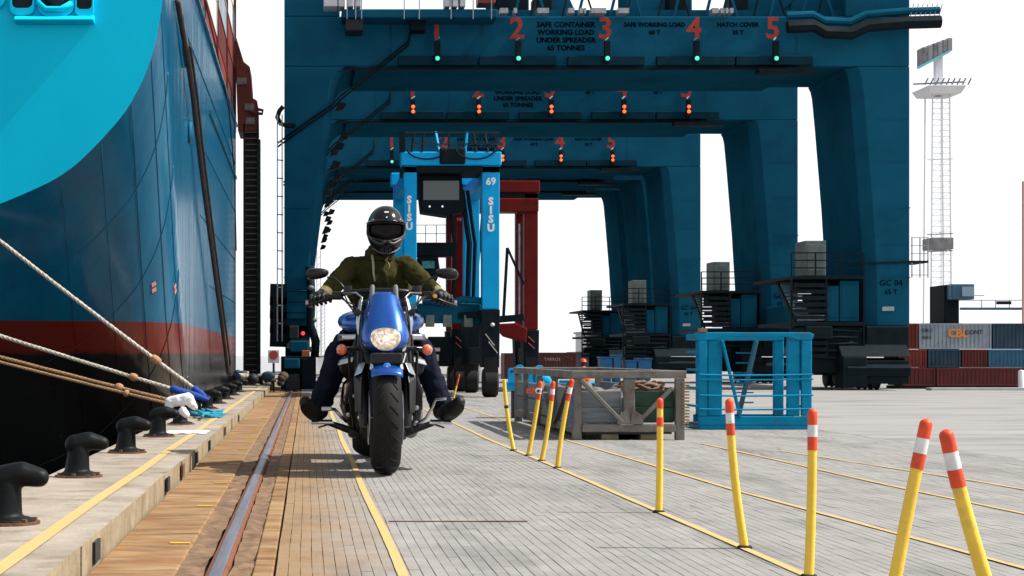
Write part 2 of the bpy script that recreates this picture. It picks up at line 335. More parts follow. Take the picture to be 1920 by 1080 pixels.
tranm = M('hull_paint_lit', (.001,.56,.80), (.001,.52,.76), .5, coord='pos', scale=1.2, spec=.08, bump=.002, bscale=2)  # lit copy of the hull's paint, brighter light put into the colour
deckdark = M('ship_interior', (.01,.014,.018), None, .8)
XS, ZD, YT = -1.33, 4.96, 16.5
ship = thing('container_ship', 'blue container ship with red waterline band moored along the quay', 'ship', (-4, 16.5, 0))
arc = [(XS,4.96),(XS-.001,4.4),(-1.335,4.15),(-1.36,3.9),(-1.42,3.55),(-1.53,3.23),(-1.70,2.92),(-1.93,2.66),(-2.15,2.44),(-2.38,2.28),(-2.88,2.06),(-3.4,1.90),(-4.2,1.74),(-5,1.64),(-6.2,1.56),(-7.4,1.54)]
fine = []
for i in range(len(arc)-1):
    for k in range(3): t = k/3; fine.append((arc[i][0]*(1-t)+arc[i+1][0]*t, arc[i][1]*(1-t)+arc[i+1][1]*t))
fine.append(arc[-1]); n_ = len(fine)
sm = [fine[0]]+[((fine[i-1][0]+2*fine[i][0]+fine[i+1][0])/4, (fine[i-1][1]+2*fine[i][1]+fine[i+1][1])/4) for i in range(1, n_-1)]+[fine[-1]]
sweep = [(0,0),(.12,.18),(.35,.55),(.7,1.05),(1.1,1.6),(1.7,2.4),(2.6,3.3),(4,4.3),(6,5.4),(9,6.3),(13,6.6),(16.6,6.7)]
b = MB(); rings = []
for w_, dz in sweep: rings.append([(x, YT+w_, ZD if i == 0 else max(z-dz*(1 if z < 4.2 else 1), -1.6)) for i, (x, z) in enumerate(sm)])
b.loft(rings, caps=False, closed=False)
hull = b.build('hull', hullm, ship, smooth='a')
b = MB(); b.add([(XS, YT+16.6, ZD), (XS, YT+16.6, -1.6), (XS-.9, YT+20, -1.6), (XS-.25, YT+20, ZD)], [(0,1,2,3)]); b.build('bow_plating', hullm, ship)
# transom, cut round the mooring openings
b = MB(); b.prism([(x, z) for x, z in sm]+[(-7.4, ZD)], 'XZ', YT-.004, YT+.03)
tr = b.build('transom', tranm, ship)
# mooring openings (dark recess, bright rounded frame, sill)
def rrect(cx, cz, hw, hh, r, n=6):
    pts = []
    for sx, sz, a0 in ((1,1,0),(-1,1,90),(-1,-1,180),(1,-1,270)):
        for k in range(n+1):
            a = math.radians(a0+90*k/n); pts.append((cx+sx*(hw-r)+r*math.cos(a), cz+sz*(hh-r)+r*math.sin(a)))
    return pts
for ci, (x0, x1, z0) in enumerate(((20,66,24),(72,140,26),(142,176,26),(-70,12,14),(-170,-90,14))):
    a = P(x0, z0, YT); c = P(x1, z0, YT); cx = (a.x+c.x)/2; hw = (c.x-a.x)/2; z = a.z; hh = .42; cz = z+hh
    inner = rrect(cx, cz, hw*.86, hh*.92, min(hw*.5, .1)); outer = rrect(cx, cz, hw, hh+.03, min(hw*.6, .14))
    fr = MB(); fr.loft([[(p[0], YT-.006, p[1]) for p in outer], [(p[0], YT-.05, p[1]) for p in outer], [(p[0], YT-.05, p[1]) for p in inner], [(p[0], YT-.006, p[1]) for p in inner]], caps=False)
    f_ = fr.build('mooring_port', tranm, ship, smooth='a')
    d = MB(); d.loft([[(p[0], YT-.007, p[1]) for p in inner], [(p[0], YT-.005, p[1]) for p in inner]]); d.build('port_opening', deckdark, f_)
    if ci == 1:
        d = MB(); d.ell((cx, YT-.03, z+.16), (.10,.05,.10), 14, 8); d.build('fairlead_roller', darkm, f_, smooth=True)
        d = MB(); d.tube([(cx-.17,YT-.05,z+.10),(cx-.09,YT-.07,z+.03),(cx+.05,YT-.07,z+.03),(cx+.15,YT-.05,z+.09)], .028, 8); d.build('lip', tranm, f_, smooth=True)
a = P(30, 40, YT); c = P(178, 40, YT)
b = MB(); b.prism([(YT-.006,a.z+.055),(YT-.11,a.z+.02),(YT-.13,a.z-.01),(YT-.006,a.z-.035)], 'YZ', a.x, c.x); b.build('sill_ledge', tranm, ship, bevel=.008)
# plate seams, draft marks, fairlead on the quarter
seam = M('weld_seam', (.003,.06,.11), (.004,.08,.14), .6, coord='pos', spec=.1)
def hull_pt(u, w_):        # u along the section profile, w_ along the sweep
    i = min(int(u), n_-2); t = u-i; x = sm[i][0]*(1-t)+sm[i+1][0]*t; z = sm[i][1]*(1-t)+sm[i+1][1]*t
    for (w0, d0), (w1, d1) in zip(sweep, sweep[1:]):
        if w0 <= w_ <= w1: dz = d0+(d1-d0)*(w_-w0)/(w1-w0); break
    return Vector((x, YT+w_, z-dz))
def seamline(us, ws, off=.004, r=.005):
    n = 24; pts = []
    for k in range(n+1):
        t = k/n; u = us[0]+(us[1]-us[0])*t; w_ = ws[0]+(ws[1]-ws[0])*t; p = hull_pt(u, w_); pu = hull_pt(u+.4, w_)-p; pw = hull_pt(u, w_+.1)-p
        nn = pu.cross(pw).normalized(); nn = nn if (nn.x-nn.y) > 0 else -nn; pts.append(p+nn*off)
    MB().tube(pts, r*.8, 5).build('plate_seam', hullm, ship, smooth=True)
for w_ in (.5, 1.1, 1.9, 3.2, 5): seamline((6, 30), (w_, w_), r=.004+.001*w_)
for u in (9, 13, 17, 21, 26): seamline((u, u), (.02, 4.5), r=.004)
for zz, ya in ((4.2, 18),(3.3, 20),(2.4, 22),(1.6, 24)):
    MB().tube([(XS+.003, ya, zz), (XS+.003, YT+16.4, zz+.02)], .006, 5).build('plate_seam', seam, ship)
MB().bar((XS+.012, 17, ZD-.02), (XS+.012, YT+16.5, ZD-.02), .05, .04).build('gunwale', hullm, ship)
MB().bar((XS+.012, 24, ZD-1.0), (XS+.012, YT+16.5, ZD-1.0), .03, .04).build('fender_bar', hullm, ship)
pink = M('draft_mark_paint', (.50,.20,.15), (.4,.2,.18), .7, coord='pos', scale=30)
for px_ in (292, 326):
    # stand on the plating where the photo shows them: search along the hull for the pixel
    best = min(((hull_pt(u*.25, w_*.1) , u, w_) for u in range(8, 150) for w_ in range(1, 60)), key=lambda r: (575+r[0].x*F/r[0].y-px_)**2+(666-(r[0].z-.65)*F/r[0].y-542)**2)
    p, u, w_ = best; p2 = hull_pt(u*.25, w_*.1+.06); d = (p-p2).normalized(); nn = (hull_pt(u*.25+.3, w_*.1)-p).cross(p2-p).normalized(); nn = nn if nn.x-nn.y > 0 else -nn
    t = nn.cross(d).normalized(); q = MB(); c0 = p+nn*.006
    for s_ in (-.055, .015): 
        q.loft([[c0+d*(s_)-t*.03, c0+d*(s_)+t*.03, c0+d*(s_+.045)+t*.035, c0+d*(s_+.045)-t*.025], [c0+nn*.004+d*(s_)-t*.03, c0+nn*.004+d*(s_)+t*.03, c0+nn*.004+d*(s_+.045)+t*.035, c0+nn*.004+d*(s_+.045)-t*.025]])
    q.build('draft_mark', pink, ship)
p = P(357, 245, 0); 
def onside(px_, py_, off=.02):   # pixel -> place on the ship's flat side
    Y = (XS+off)*F/(px_-575); return Vector((XS+off, Y, .65-(py_-666)*Y/F))
q = onside(357, 247)
b = MB(); b.lathe([(.05,0),(.13,0),(.14,.03),(.11,.06),(.06,.05),(.05,.01)], (q.x-.03, q.y, q.z), 'X', 20); f_ = b.build('side_fairlead', hullm, ship, smooth='a')
MB().lathe([(.07,0),(.07,.012)], (q.x-.01, q.y, q.z), 'X', 16).build('hole', deckdark, f_)
q = onside(347, 75)
b = MB(); b.prism([(q.y-.3,q.z+.2),(q.y+.3,q.z+.1),(q.y+.35,q.z-.25),(q.y-.1,q.z-.15)], 'YZ', XS, XS+.03); b.build('doubler_plate', hullm, ship, bevel=.008)
# deck edge rail
b = MB()
for i in range(9): b.bar((XS-.05, 18+i*.7, ZD), (XS-.05, 18+i*.7, ZD+.3), .02)
b.bar((XS-.05, 17, ZD+.3), (XS-.05, 24, ZD+.3), .02); b.build('deck_railing', hullm, ship)
# containers on deck
def container_mesh(L_, W, H, col, ax):
    """corrugated box, long axis along ax ('Y' or 'X'); built as a ribbed shell"""
    b = MB(); n = max(8, int(L_/.075)); d = .012
    prof = []
    for k in range(n): 
        t0 = L_*k/n; s_ = L_/n; prof += [(t0, 0), (t0+s_*.35, 0), (t0+s_*.5, d), (t0+s_*.85, d)]
    prof.append((L_, 0))
    lo = [(a, o) for a, o in prof]; 
    def V(a, c, z): return (c, a, z) if ax == 'Y' else (a, c, z)
    for side in (0, 1):
        row0 = [V(a, (d+o-.0) if side == 0 else W-d-o, .02) for a, o in lo]; row1 = [V(a, (d+o) if side == 0 else W-d-o, H-.02) for a, o in lo]
        b.loft([row0, row1], caps=False, closed=False)
    def bx(a0, a1, c0, c1, z0, z1):
        if ax == 'Y': b.box(c0, c1, a0, a1, z0, z1)
        else: b.box(a0, a1, c0, c1, z0, z1)
    for a in (0, L_-.03):
        for c in (0, W-.03): bx(a, a+.03, c, c+.03, 0, H)
    for c in (0, W-.025):
        bx(.03, L_-.03, c+.001, c+.024, 0, .028); bx(.03, L_-.03, c+.001, c+.024, H-.028, H)
    bx(.031, L_-.031, .026, W-.026, H-.03, H-.008); bx(.031, L_-.031, .026, W-.026, .01, .024)
    bx(.006, .02, .03, W-.03, .002, H-.002); bx(L_-.02, L_-.006, .03, W-.03, .002, H-.002)
    return b
CC = {'red': ((.20,.028,.016),(.13,.02,.014)), 'darkred': ((.11,.014,.011),(.07,.012,.01)), 'grey': ((.26,.30,.34),(.20,.23,.27)), 'blue': ((.02,.09,.16),(.03,.11,.18)), 'white': ((.55,.56,.56),(.45,.46,.46)), 'navy': ((.010,.035,.06),(.02,.05,.08)), 'brown': ((.09,.03,.02),(.06,.022,.018))}
CM = {k: M('container_'+k, v[0], v[1], .55, scale=3, dirt=(.08,.05,.035), dscale=5, dcov=(.6,.75)) for k, v in CC.items()}
cmesh = {}
def container(loc, L_, W, H, col, ax, label, group, doors=False):
    key = (round(L_, 2), round(W, 2), round(H, 2), col, ax)
    if key not in cmesh: cmesh[key] = container_mesh(L_, W, H, col, ax).mesh('shipping_container', CM[col])
    o = thing('shipping_container', label, 'container', loc, group)
    inst('shell', cmesh[key], o, (0,0,0))
    b = MB()
    if ax == 'Y':
        for x in (.12, .2, W-.2, W-.12): b.tube([(x,-.006,.03),(x,-.006,H-.03)], .006, 6)
        b.box(W/2-.004, W/2+.004, -.004, .003, .02, H-.02); b.build('locking_bar', darkm, o, local=True)
    for x in ((0, L_) if ax == 'X' else ()):
        pass
    return o
bays = [(20.6,3.3,1),(24.2,3.0,3),(27.5,3.0,5),(30.8,3.2,4)]
cols = ['red','red','white','darkred','red','darkred','grey','red','red','brown','darkred','red','white','red','darkred','red']
tiern = ['bottom','second','third','fourth','fifth','sixth']; bayn = ['nearest','second nearest','third nearest','farthest']
cn = {'red':'rust red','darkred':'dark maroon','white':'off-white','grey':'grey','brown':'brown'}
k = 0
for bi, (y0, L_, nt_) in enumerate(bays):
    for t_ in range(nt_):
        col = cols[k % len(cols)]; k += 1
        container((XS-.0-.55, y0, ZD+.06+t_*.56), L_, .5, .55, col, 'Y', f'{cn[col]} container in the {tiern[t_]} tier of the {bayn[bi]} deck stack', 'containers stacked on the ship\'s deck')
for bi, (y0, L_, nt_) in enumerate(bays[1:]):
    container((XS-.55-.53, y0, ZD+.06+(nt_-1)*.56), L_, .5, .55, 'red', 'Y', f'red container inboard on top of the {bayn[bi+1]} deck stack', 'containers stacked on the ship\'s deck')
b = MB(); b.box(-7, XS-.02, YT+.05, YT+16.5, ZD-.1, ZD+.05); b.build('deck', darkm, ship)
# lashing bridges between the deck stacks
lb = M('lashing_steel', (.16,.045,.03), (.09,.03,.02), .7, scale=8)
for yy in (23.95, 27.3, 30.6, 34.1):
    b = MB(); h = ZD+ (1.6 if yy < 27 else 2.9)
    for x in (XS-.06, XS-.6): b.bar((x,yy,ZD),(x,yy,h), .05)
    for z in (ZD+.6, ZD+1.2, h): b.bar((XS-.62,yy,z),(XS-.04,yy,z), .03)
    b.build('lashing_bridge', lb, ship)

# ------------------------------------------------------------------ shore ladder tower beside the bow
Yt = 34; tw = thing('ladder_tower', 'tall narrow dark ladder tower with red head between ship and crane', 'ladder tower', (-1.07, Yt, CH))
x0, x1 = P(456, 0, Yt).x, P(488, 0, Yt).x; zt = P(0, 232, Yt).z
MB().box(x0+.02, x1-.04, Yt+.16, Yt+.20, CH, zt).build('back_plate', darkm, tw)
for x, c in ((x0, darkm), (x1-.07, darkm)): MB().box(x, x+.03, Yt, Yt+.15, CH, zt).build('stringer', c, tw)
grn = M('green_netting', (.03,.10,.06), (.02,.05,.035), .8, scale=14)
MB().box(x1-.035, x1, Yt-.02, Yt+.3, CH, zt-.3).build('side_netting', grn, tw)
rg = MB(); rg.bar((0,0,0),(x1-x0-.10,0,0), .016); rgm = rg.mesh('rung', M('rung_steel', (.30,.22,.17), (.2,.13,.1), .6))
n = 42
for i in range(n): inst('rung', rgm, tw, (x0+.03+1.07, .02, .15+i*(zt-CH-.2)/n))
redm = M('red_machinery', (.26,.035,.02), (.12,.02,.015), .5, scale=4, dirt=(.05,.02,.02))
hz = P(0, 60, Yt).z
b = MB(); b.prism([(P(446,0,Yt).x,zt-.15),(x1-.05,zt-.15),(x1-.06,zt+.45),(x1-.16,zt+.5),(x1-.2,zt+1.1),(x1-.32,zt+1.2),(P(440,0,Yt).x,hz)], 'XZ', Yt, Yt+1.2); b.build('red_head', redm, tw, bevel=.02)
b = MB(); q = P(478, 212, Yt-.1); b.tube([(q.x-.1,q.y,q.z+.03),(q.x,q.y,q.z),(q.x+.14,q.y,q.z-.02),(q.x+.15,q.y,q.z+.05),(q.x+.06,q.y,q.z+.07)], .03, 8); b.build('bracket_arm', rustobj, tw, smooth='a')
for zz, dx in ((zt+.25,.0),(zt+.75,-.14),(zt-.02,.02)):
    MB().box(x1-.30+dx, x1-.12+dx, Yt-.06, Yt-.003, zz, zz+.13).build('panel_box', M('weathered_grey', (.30,.29,.27), (.18,.16,.15), .7, scale=8), tw)
MB().box(x0-.05, x1+.05, Yt-.25, Yt+.45, CH, CH+.16).build('base_block', darkm, tw, bevel=.01)

# ------------------------------------------------------------------ cranes
crane = M('crane_teal', (.008,.082,.142), (.007,.068,.120), .6, spec=0, coord='Object', scale=1.2, bump=.002, bscale=3, dirt=(.007,.050,.085), dscale=1.2, dcov=(.5,.85))
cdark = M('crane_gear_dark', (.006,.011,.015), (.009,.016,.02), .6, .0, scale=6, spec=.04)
steelg = M('galvanised_rail', (.36,.38,.40), (.22,.24,.26), .5, .4, scale=10)
redp = M('lane_number_red', (.38,.04,.022), (.24,.035,.022), .6, scale=9, coord='pos')
blk = M('stencil_black', (.002,.004,.006), None, .8, spec=0)
lampg = M('green_lamp', (.05,.5,.35), None, .4, emit=(.10,.75,.55), estr=.7)
lampr = M('red_lamp', (.6,.08,.02), None, .4, emit=(1,.12,.03), estr=1.3)
lampw = M('pale_lamp', (.6,.8,.75), None, .4, emit=(.55,1,.85), estr=.9)
DEP = 2.6; XI, XO = -.42, 11.3
LANES = [822, 975, 1143, 1312, 1462]
def portal(root, Y, lamp, first):
    # legs: chamfered box sections that widen upward
    def ring(xi, xo, z, side, ch):
        if side > 0: return [(xi,Y+ch*.9,z),(xi+ch,Y,z),(xo,Y,z),(xo,Y+DEP,z),(xi,Y+DEP,z)]
        return [(xi,Y,z),(xo-ch,Y,z),(xo,Y+ch*.9,z),(xo,Y+DEP,z),(xi,Y+DEP,z)]
    R = [(1.2,10.50),(2.1,10.49),(3.6,10.40),(5.2,10.27),(5.62,10.23),(5.82,10.21),(5.96,10.18),(6.058,10.13)]
    for side in (1, -1):
        b = MB()
        rr = []
        for z, xi in R:
            if side > 0: rr.append(ring(xi, XO, z, 1, .20))
            else: rr.append(ring(XI, {1.2:.10,2.1:.13,3.6:.27,5.2:.47,5.62:.52,5.82:.58,5.96:.68,6.058:.86}[z], z, -1, .12))
        b.loft(rr); b.build('leg', crane, root, bevel=.012)
        # welded seam bands, hatch
        xs = (R[1][1]+.27, XO+.012) if side > 0 else (XI-.012, .05)
        for z in (2.1, 3.4): MB().box(xs[0]-.0, xs[1], Y-.012, Y-.002, z, z+.02).build('seam_band', crane, root)
    b = MB(); b.prism([(XI,6.062),(XO,6.062),(XO,7.0),(XI,7.0)], 'XZ', Y, Y+DEP); b.build('portal_beam', crane, root, bevel=.02)
    MB().box(.9, 9.2, Y+.0, Y+DEP, 5.985, 6.058).build('bottom_flange', crane, root, bevel=.01)
    s0 = 100.0
    for i, px_ in enumerate(LANES):
        x = (px_-575)/s0*1.0; x = x*(.985)
        hb = MB(); hb.box(x-.72, x+.72, Y-.16, Y-.004, 6.065, 6.235); hb.build('light_housing', M('housing_dark_teal', (.002,.030,.048), (.002,.022,.036), .6, spec=.05), root, bevel=.01)
        sg = MB(); sg.box(x-.055, x+.055, Y-.26, Y-.163, 6.10, 6.50); s_ = sg.build('signal_box', cdark, root, bevel=.01)
        ll = MB(); z = 6.17 if lamp[i] == 'g' else 6.33
        ll.lathe([(.0,0),(.042,0),(.036,-.02),(.0,-.03)], (x, Y-.262, z), 'Y', 14); ll.build('signal_lamp', {'g':lampg,'r':lampr,'w':lampw}[lamp[i]], s_)
        if lamp[i] == 'r': 
            ll = MB(); ll.lathe([(.0,0),(.042,0),(.036,-.02),(.0,-.03)], (x, Y-.262, z-.11), 'Y', 14); ll.build('signal_lamp', lampr, s_)
        sb = MB(); sb.bar((x-.04,Y-.2,6.52),(x+.05,Y-.02,6.6), .02); sb.build('signal_bracket', steelg, s_)
        if Y < 52: text(str(i+1), .56, redp, root, (x, Y-.006, 6.76), name='lane_number', bold=.014)
    if Y < 52:
        for x, ls in ((4.86, ['SAFE CONTAINER','WORKING LOAD','UNDER SPREADER','65 TONNES']), (6.52, ['SAFE WORKING LOAD','60 T']), (8.08, ['HATCH COVER','35 T'])):
            for j, t in enumerate(ls): text(t, .135 if x < 6 else .112, blk, root, (x, Y-.006, 6.84-j*.145), name='stencil', bold=.004)
    # pipe run climbing from the left leg to the beam, brackets
    for x in (1.6,3.3,5.7,7.4,9.2): MB().box(x, x+.014, Y-.003, Y-.0005, 6.24, 6.995).build('weld_seam', seam, root)
    for z in (2.75, 4.3, 5.1): MB().box(10.72, XO-.01, Y-.003, Y-.0005, z, z+.012).build('weld_seam', seam, root)
    pc = MB()
    for o in (0, .07): pc.tube([(XI-.12,Y-.05,4.55+o),(.05,Y-.05,4.98+o),(.50,Y-.05,5.28+o),(.62,Y-.05,5.42+o),(1.35,Y-.05,6.0+o),(1.9,Y-.05,6.45+o),(2.0,Y-.05,6.98)], .018, 6)
    pc.build('cable_pipe', cdark, root, smooth=True)
    for x, z in ((.55,5.30),(.62,4.75),(.52,4.55),(.45,4.2)):
        f = MB(); f.prism([(x-.02,z-.08),(x+.14,z-.05),(x+.2,z+.06),(x+.05,z+.1)], 'XZ', Y-.07, Y+.10); l = f.build('floodlight', cdark, root, bevel=.01)
    MB().box(.70, 9.0, Y-.05, Y-.004, 5.99, 6.04).build('cable_duct', cdark, root)
    MB().box(8.4, 9.5, Y-.3, Y-.004, 5.9, 5.98).build('inspection_tray', cdark, root)
def gear(root, Y, big):
    # wheel trucks and equipment under the right leg
    for xa, xb in ((10.42, 11.2), (-.40, .06)):
        w_ = xb-xa
        b = MB(); xa = xa-.5 if xa > 5 else xa; b.prism([(Y-.35,.62),(Y+DEP+.35,.62),(Y+DEP-.1,1.06),(Y+DEP-.5,1.19),(Y+.5,1.19),(Y+.1,1.06)], 'YZ', xa, xb); bal = b.build('balancer', cdark, root, bevel=.02)
        for yy in (Y-.25, Y+DEP-.75):
            b = MB(); b.prism([(yy-.25,.26),(yy+1.1,.26),(yy+1.15,.42),(yy+.75,.60),(yy+.1,.60),(yy-.3,.42)], 'YZ', xa+.05, xb-.05); tk = b.build('wheel_truck', cdark, root, bevel=.015)
            for dy in (.05, .75):
                MB().lathe([(.03,-.09),(.17,-.09),(.2,-.07),(.2,-.05),(.175,-.04),(.175,.04),(.2,.05),(.2,.07),(.17,.09),(.03,.09)], ((xa+xb)/2, yy+dy, .2), 'X', 24).build('wheel', darkm, root, smooth='a')
        MB().box(xa+.05, xb-.05, Y-.42, Y-.36, .12, .55).build('buffer_plate', cdark, root, bevel=.01)
    # right leg platform: railings, cabinets, stair
    xa, xb = 9.05, 10.40
    MB().box(xa, xb+.02, Y-.15, Y+DEP+.1, 2.07, 2.13).build('upper_platform', cdark, root)
    MB().box(xa+.1, xb+.02, Y-.15, Y+DEP+.1, 1.20, 1.27).build('lower_platform', cdark, root)
    tb = MB(); tb.box(0, .55, 0, .22, 0, .035); tm = tb.mesh('stair_tread', steelg)
    st = MB(); st.bar((xa+.08,Y-.1,1.25),(xa+.08,Y+1.2,2.07), .03, .09); st.bar((xa+.68,Y-.1,1.25),(xa+.68,Y+1.2,2.07), .03, .09); sr = st.build('stair', cdark, root)
    o = ROOT[root.name]
    for i in range(11): inst('tread', tm, sr, Vector((xa+.11, Y-.1+i*.12, 1.30+i*.07))-o)
    b = MB()
    for x in (xa, xa+.45, xa+.9, xb): b.bar((x,Y-.13,2.13),(x,Y-.13,2.56), .025)
    for z in (2.28, 2.42, 2.56): b.bar((xa,Y-.13,z),(xb,Y-.13,z), .022)
    for x in (xa, xa+.65, xb): b.bar((x,Y-.13,.6),(x,Y-.13,2.07), .035)
    b.build('guard_rail', cdark, root)
    for (x0, x1, z0, z1, c) in ((10.0,10.36,1.28,2.05,crane),(9.72,9.98,1.28,1.95,crane),(9.35,9.74,2.14,2.80,M('switch_cabinet', (.12,.15,.14), (.07,.09,.09), .6, scale=5))):
        cb = MB(); cb.box(x0, x1, Y+.02, Y+.7, z0, z1); c_ = cb.build('cabinet', c, root, bevel=.012)
        MB().box(x0+.04, x1-.04, Y+.008, Y+.017, z0+.08, z1-.08).build('door', c, c_, bevel=.004)
    lv = MB(); lv.box(0, .62, 0, .03, 0, .07); lvm = lv.mesh('louvre_slat', cdark)
    for i in range(12): inst('louvre_slat', lvm, root, Vector((xa+.02+.02*(i % 3), Y-.16, .60+i*.12))-o)
    hb = MB(); hb.box(xa+.35, xb+.0, Y-.05, Y+1.2, .30, 1.19); hb.build('drive_housing', cdark, root, bevel=.03)
    for x0, x1, z0, z1, yy in ((9.15,9.5,.0,.9,.1),(9.9,10.35,.05,.62,-.5),(9.3,9.8,.95,1.19,-.2),(10.45,11.25,.66,1.19,-.12),(9.45,9.7,1.3,1.8,.1),(9.3,10.3,1.85,2.06,.3)):
        MB().box(x0, x1, Y+yy, Y+yy+.5, z0, z1).build('equipment_box', cdark, root, bevel=.02)
    for i in range(5): MB().tube([(xa+.15,Y-.12,.62+i*.13),(xa+.8,Y-.13,.60+i*.13),(10.3,Y-.12,.66+i*.11)], .022, 6).build('hose', cdark, root, smooth=True)
    # outer walkway stub and railing
    MB().box(XO+.0, XO+.34, Y-.05, Y+.8, 2.38, 2.42).build('outer_platform', cdark, root)
    b = MB()
    for x in (XO+.03, XO+.18, XO+.33): b.bar((x,Y-.04,2.1),(x,Y-.04,2.85), .018)
    for z in (2.15, 2.55, 2.7, 2.85): b.bar((XO+.01,Y-.04,z),(XO+.34,Y-.04,z), .014)
    b.build('outer_railing', steelg, root)
    MB().bar((10.3,Y-.03,2.36),(XO+.1,Y-.03,2.40), .035).build('pipe_rail', cdark, root)
    text('GC 04', .16, blk, root, (10.95, Y-.006, 2.0), name='stencil'); text('65 T', .13, blk, root, (10.95, Y-.006, 1.83), name='stencil')
    MB().box(10.78, 11.0, Y-.03, Y-.003, 1.48, 1.56).build('name_plate', steelg, root)
def upper_works(root, Y):
    # walkway with white cabins and railing along the beam top, girders above
    q = lambda px_, py_: P(px_, py_, Y-.5)
    z1 = q(0, 22).z; z0 = q(0, 38).z
    MB().box(q(640,0).x, q(930,0).x, Y-.75, Y-.05, z0+.0, z1-.0).build('walkway_beam', crane, root, bevel=.02)
    wm = M('cabin_white', (.62,.63,.64), (.48,.5,.52), .5, scale=4)
    for x0, x1 in ((607,632),(634,646),(650,662),(664,676),(832,842),(846,856),(860,870)):
        MB().box(q(x0,0).x, q(x1,0).x, Y-.8, Y-.3, q(0,18).z, q(0,-30).z).build('equipment_case', wm, root, bevel=.01)
    MB().box(q(894,0).x, q(926,0).x, Y-.78, Y-.3, q(0,12).z, q(0,-40).z).build('red_drum', redm, root, bevel=.02)
    for x in (650,666,677,756,784,843,884,918): MB().bar((q(x,0).x,Y-.82,q(0,42).z),(q(x,0).x,Y-.82,q(0,-60).z), .018).build('rail_post', steelg, root)
    MB().bar((q(640,0).x,Y-.82,q(0,2).z),(q(930,0).x,Y-.82,q(0,2).z), .02).build('top_rail', steelg, root)
    MB().box(q(648,0).x, q(680,0).x, Y-.7, Y-.06, q(0,60).z, q(0,40).z).build('junction_box', blackm, root)
    MB().box(q(770,0).x, q(798,0).x, Y-.5, Y-.06, q(0,56).z, q(0,39).z).build('junction_box', cdark, root)
    # deck gear along the beam top, to the right
    for i, (x0, x1) in enumerate(((940,955),(966,972),(1010,1032),(1068,1080),(1090,1096),(1098,1102),(1112,1140),(1163,1183),(1340,1352),(1356,1362),(1366,1370),(1374,1380))):
        MB().box(q(x0,0).x, q(x1,0).x, Y-.3, Y-.02, 7.005, 7.10).build('top_plate', steelg, root)
    b = MB(); b.box(3.5, 11.2, Y+.2, Y+.6, 7.003, 7.16); b.build('top_girder', crane, root)
    for i in range(26):
        x = 3.6+i*.3; MB().bar((x,Y+.1,7.0),(x+(.12 if i % 3 else -.16),Y+.1,7.5), .03+.02*(i % 2)).build('brace', crane if i % 2 else cdark, root)
    for (a, c, w_) in (((3.9,7.1),(3.4,7.9),.22),((5.0,7.0),(4.6,7.9),.2),((6.6,7.1),(7.2,7.9),.35),((8.6,7.05),(9.4,7.9),.55),((9.3,7.05),(9.0,7.9),.4),((11.0,7.05),(10.5,7.9),.3)):
        MB().bar((a[0],Y+.9,a[1]),(c[0],Y+.9,c[1]), w_, .5).build('boom_brace', crane, root, bevel=.02)
    for x0, x1, zt2 in ((935,1000,7.6),(1015,1046,7.6),(1186,1312,7.7),(1396,1470,7.6),(1500,1590,7.7)):
        MB().box((x0-575)/100, (x1-575)/100, Y+.65, Y+1.6, 7.12, zt2).build('machinery_housing', crane if x0 > 1100 else cdark, root, bevel=.03)
    MB().box(XI, .62, Y, Y+DEP, 7.003, 9.5).build('upper_leg', crane, root, bevel=.012); MB().box(10.1, XO, Y, Y+DEP, 7.003, 9.5).build('upper_leg', crane, root, bevel=.012)
    MB().box(6.85, 7.2, Y+.3, Y+.7, 7.16, 7.5).build('winch', cdark, root, bevel=.03); MB().box(8.0, 8.35, Y+.3, Y+.7, 7.16, 7.45).build('winch', cdark, root, bevel=.03)
    # fat cable tray that bulges over the right corner
    pts = [q(x, y) for x, y in ((1480,46),(1530,44),(1552,56),(1600,58),(1630,44),(1700,38),(1768,36))]
    MB().tube([(p.x,Y-.35,p.z-.02) for p in pts], .12, 8).build('cable_tray', cdark, root, smooth='a')
    MB().tube([(p.x,Y-.3,p.z+.20) for p in pts], .07, 8).build('cable_tray', crane, root, smooth='a')
    for x in range(1710, 1770, 9): MB().bar((q(x,0).x,Y-.35,q(0,34).z),(q(x+8,0).x,Y-.35,q(0,4).z), .012).build('railing_bar', steelg, root)
cr1 = thing('gantry_crane', 'nearest dark teal gantry crane, green signal lamps along its front beam', 'crane', (5.4, 33, 0), 'gantry cranes along the quay')
cr2 = thing('gantry_crane', 'farther teal gantry crane framed inside the portals of the nearest one', 'crane', (5.4, 50.5, 0), 'gantry cranes along the quay')
portal(cr1, 33, 'ggggg', True); gear(cr1, 33, True); upper_works(cr1, 33)
portal(cr1, 40.5, 'rrrrr', False); gear(cr1, 40.5, True)
portal(cr2, 50.5, 'grrrr', False); gear(cr2, 50.5, True)
portal(cr2, 54.5, 'wwwww', False); portal(cr2, 58, 'wwwww', False); gear(cr2, 58, False)
for xa, xb in ((10.55, 11.2), (-.38, .05)):
    MB().box(xa, xb, 33+DEP+.003, 40.497, 1.3, 1.75).build('sill_beam', crane, cr1, bevel=.02)
    MB().box(xa, xb, 50.5+DEP+.003, 54.497, 1.3, 1.75).build('sill_beam', crane, cr2, bevel=.02)
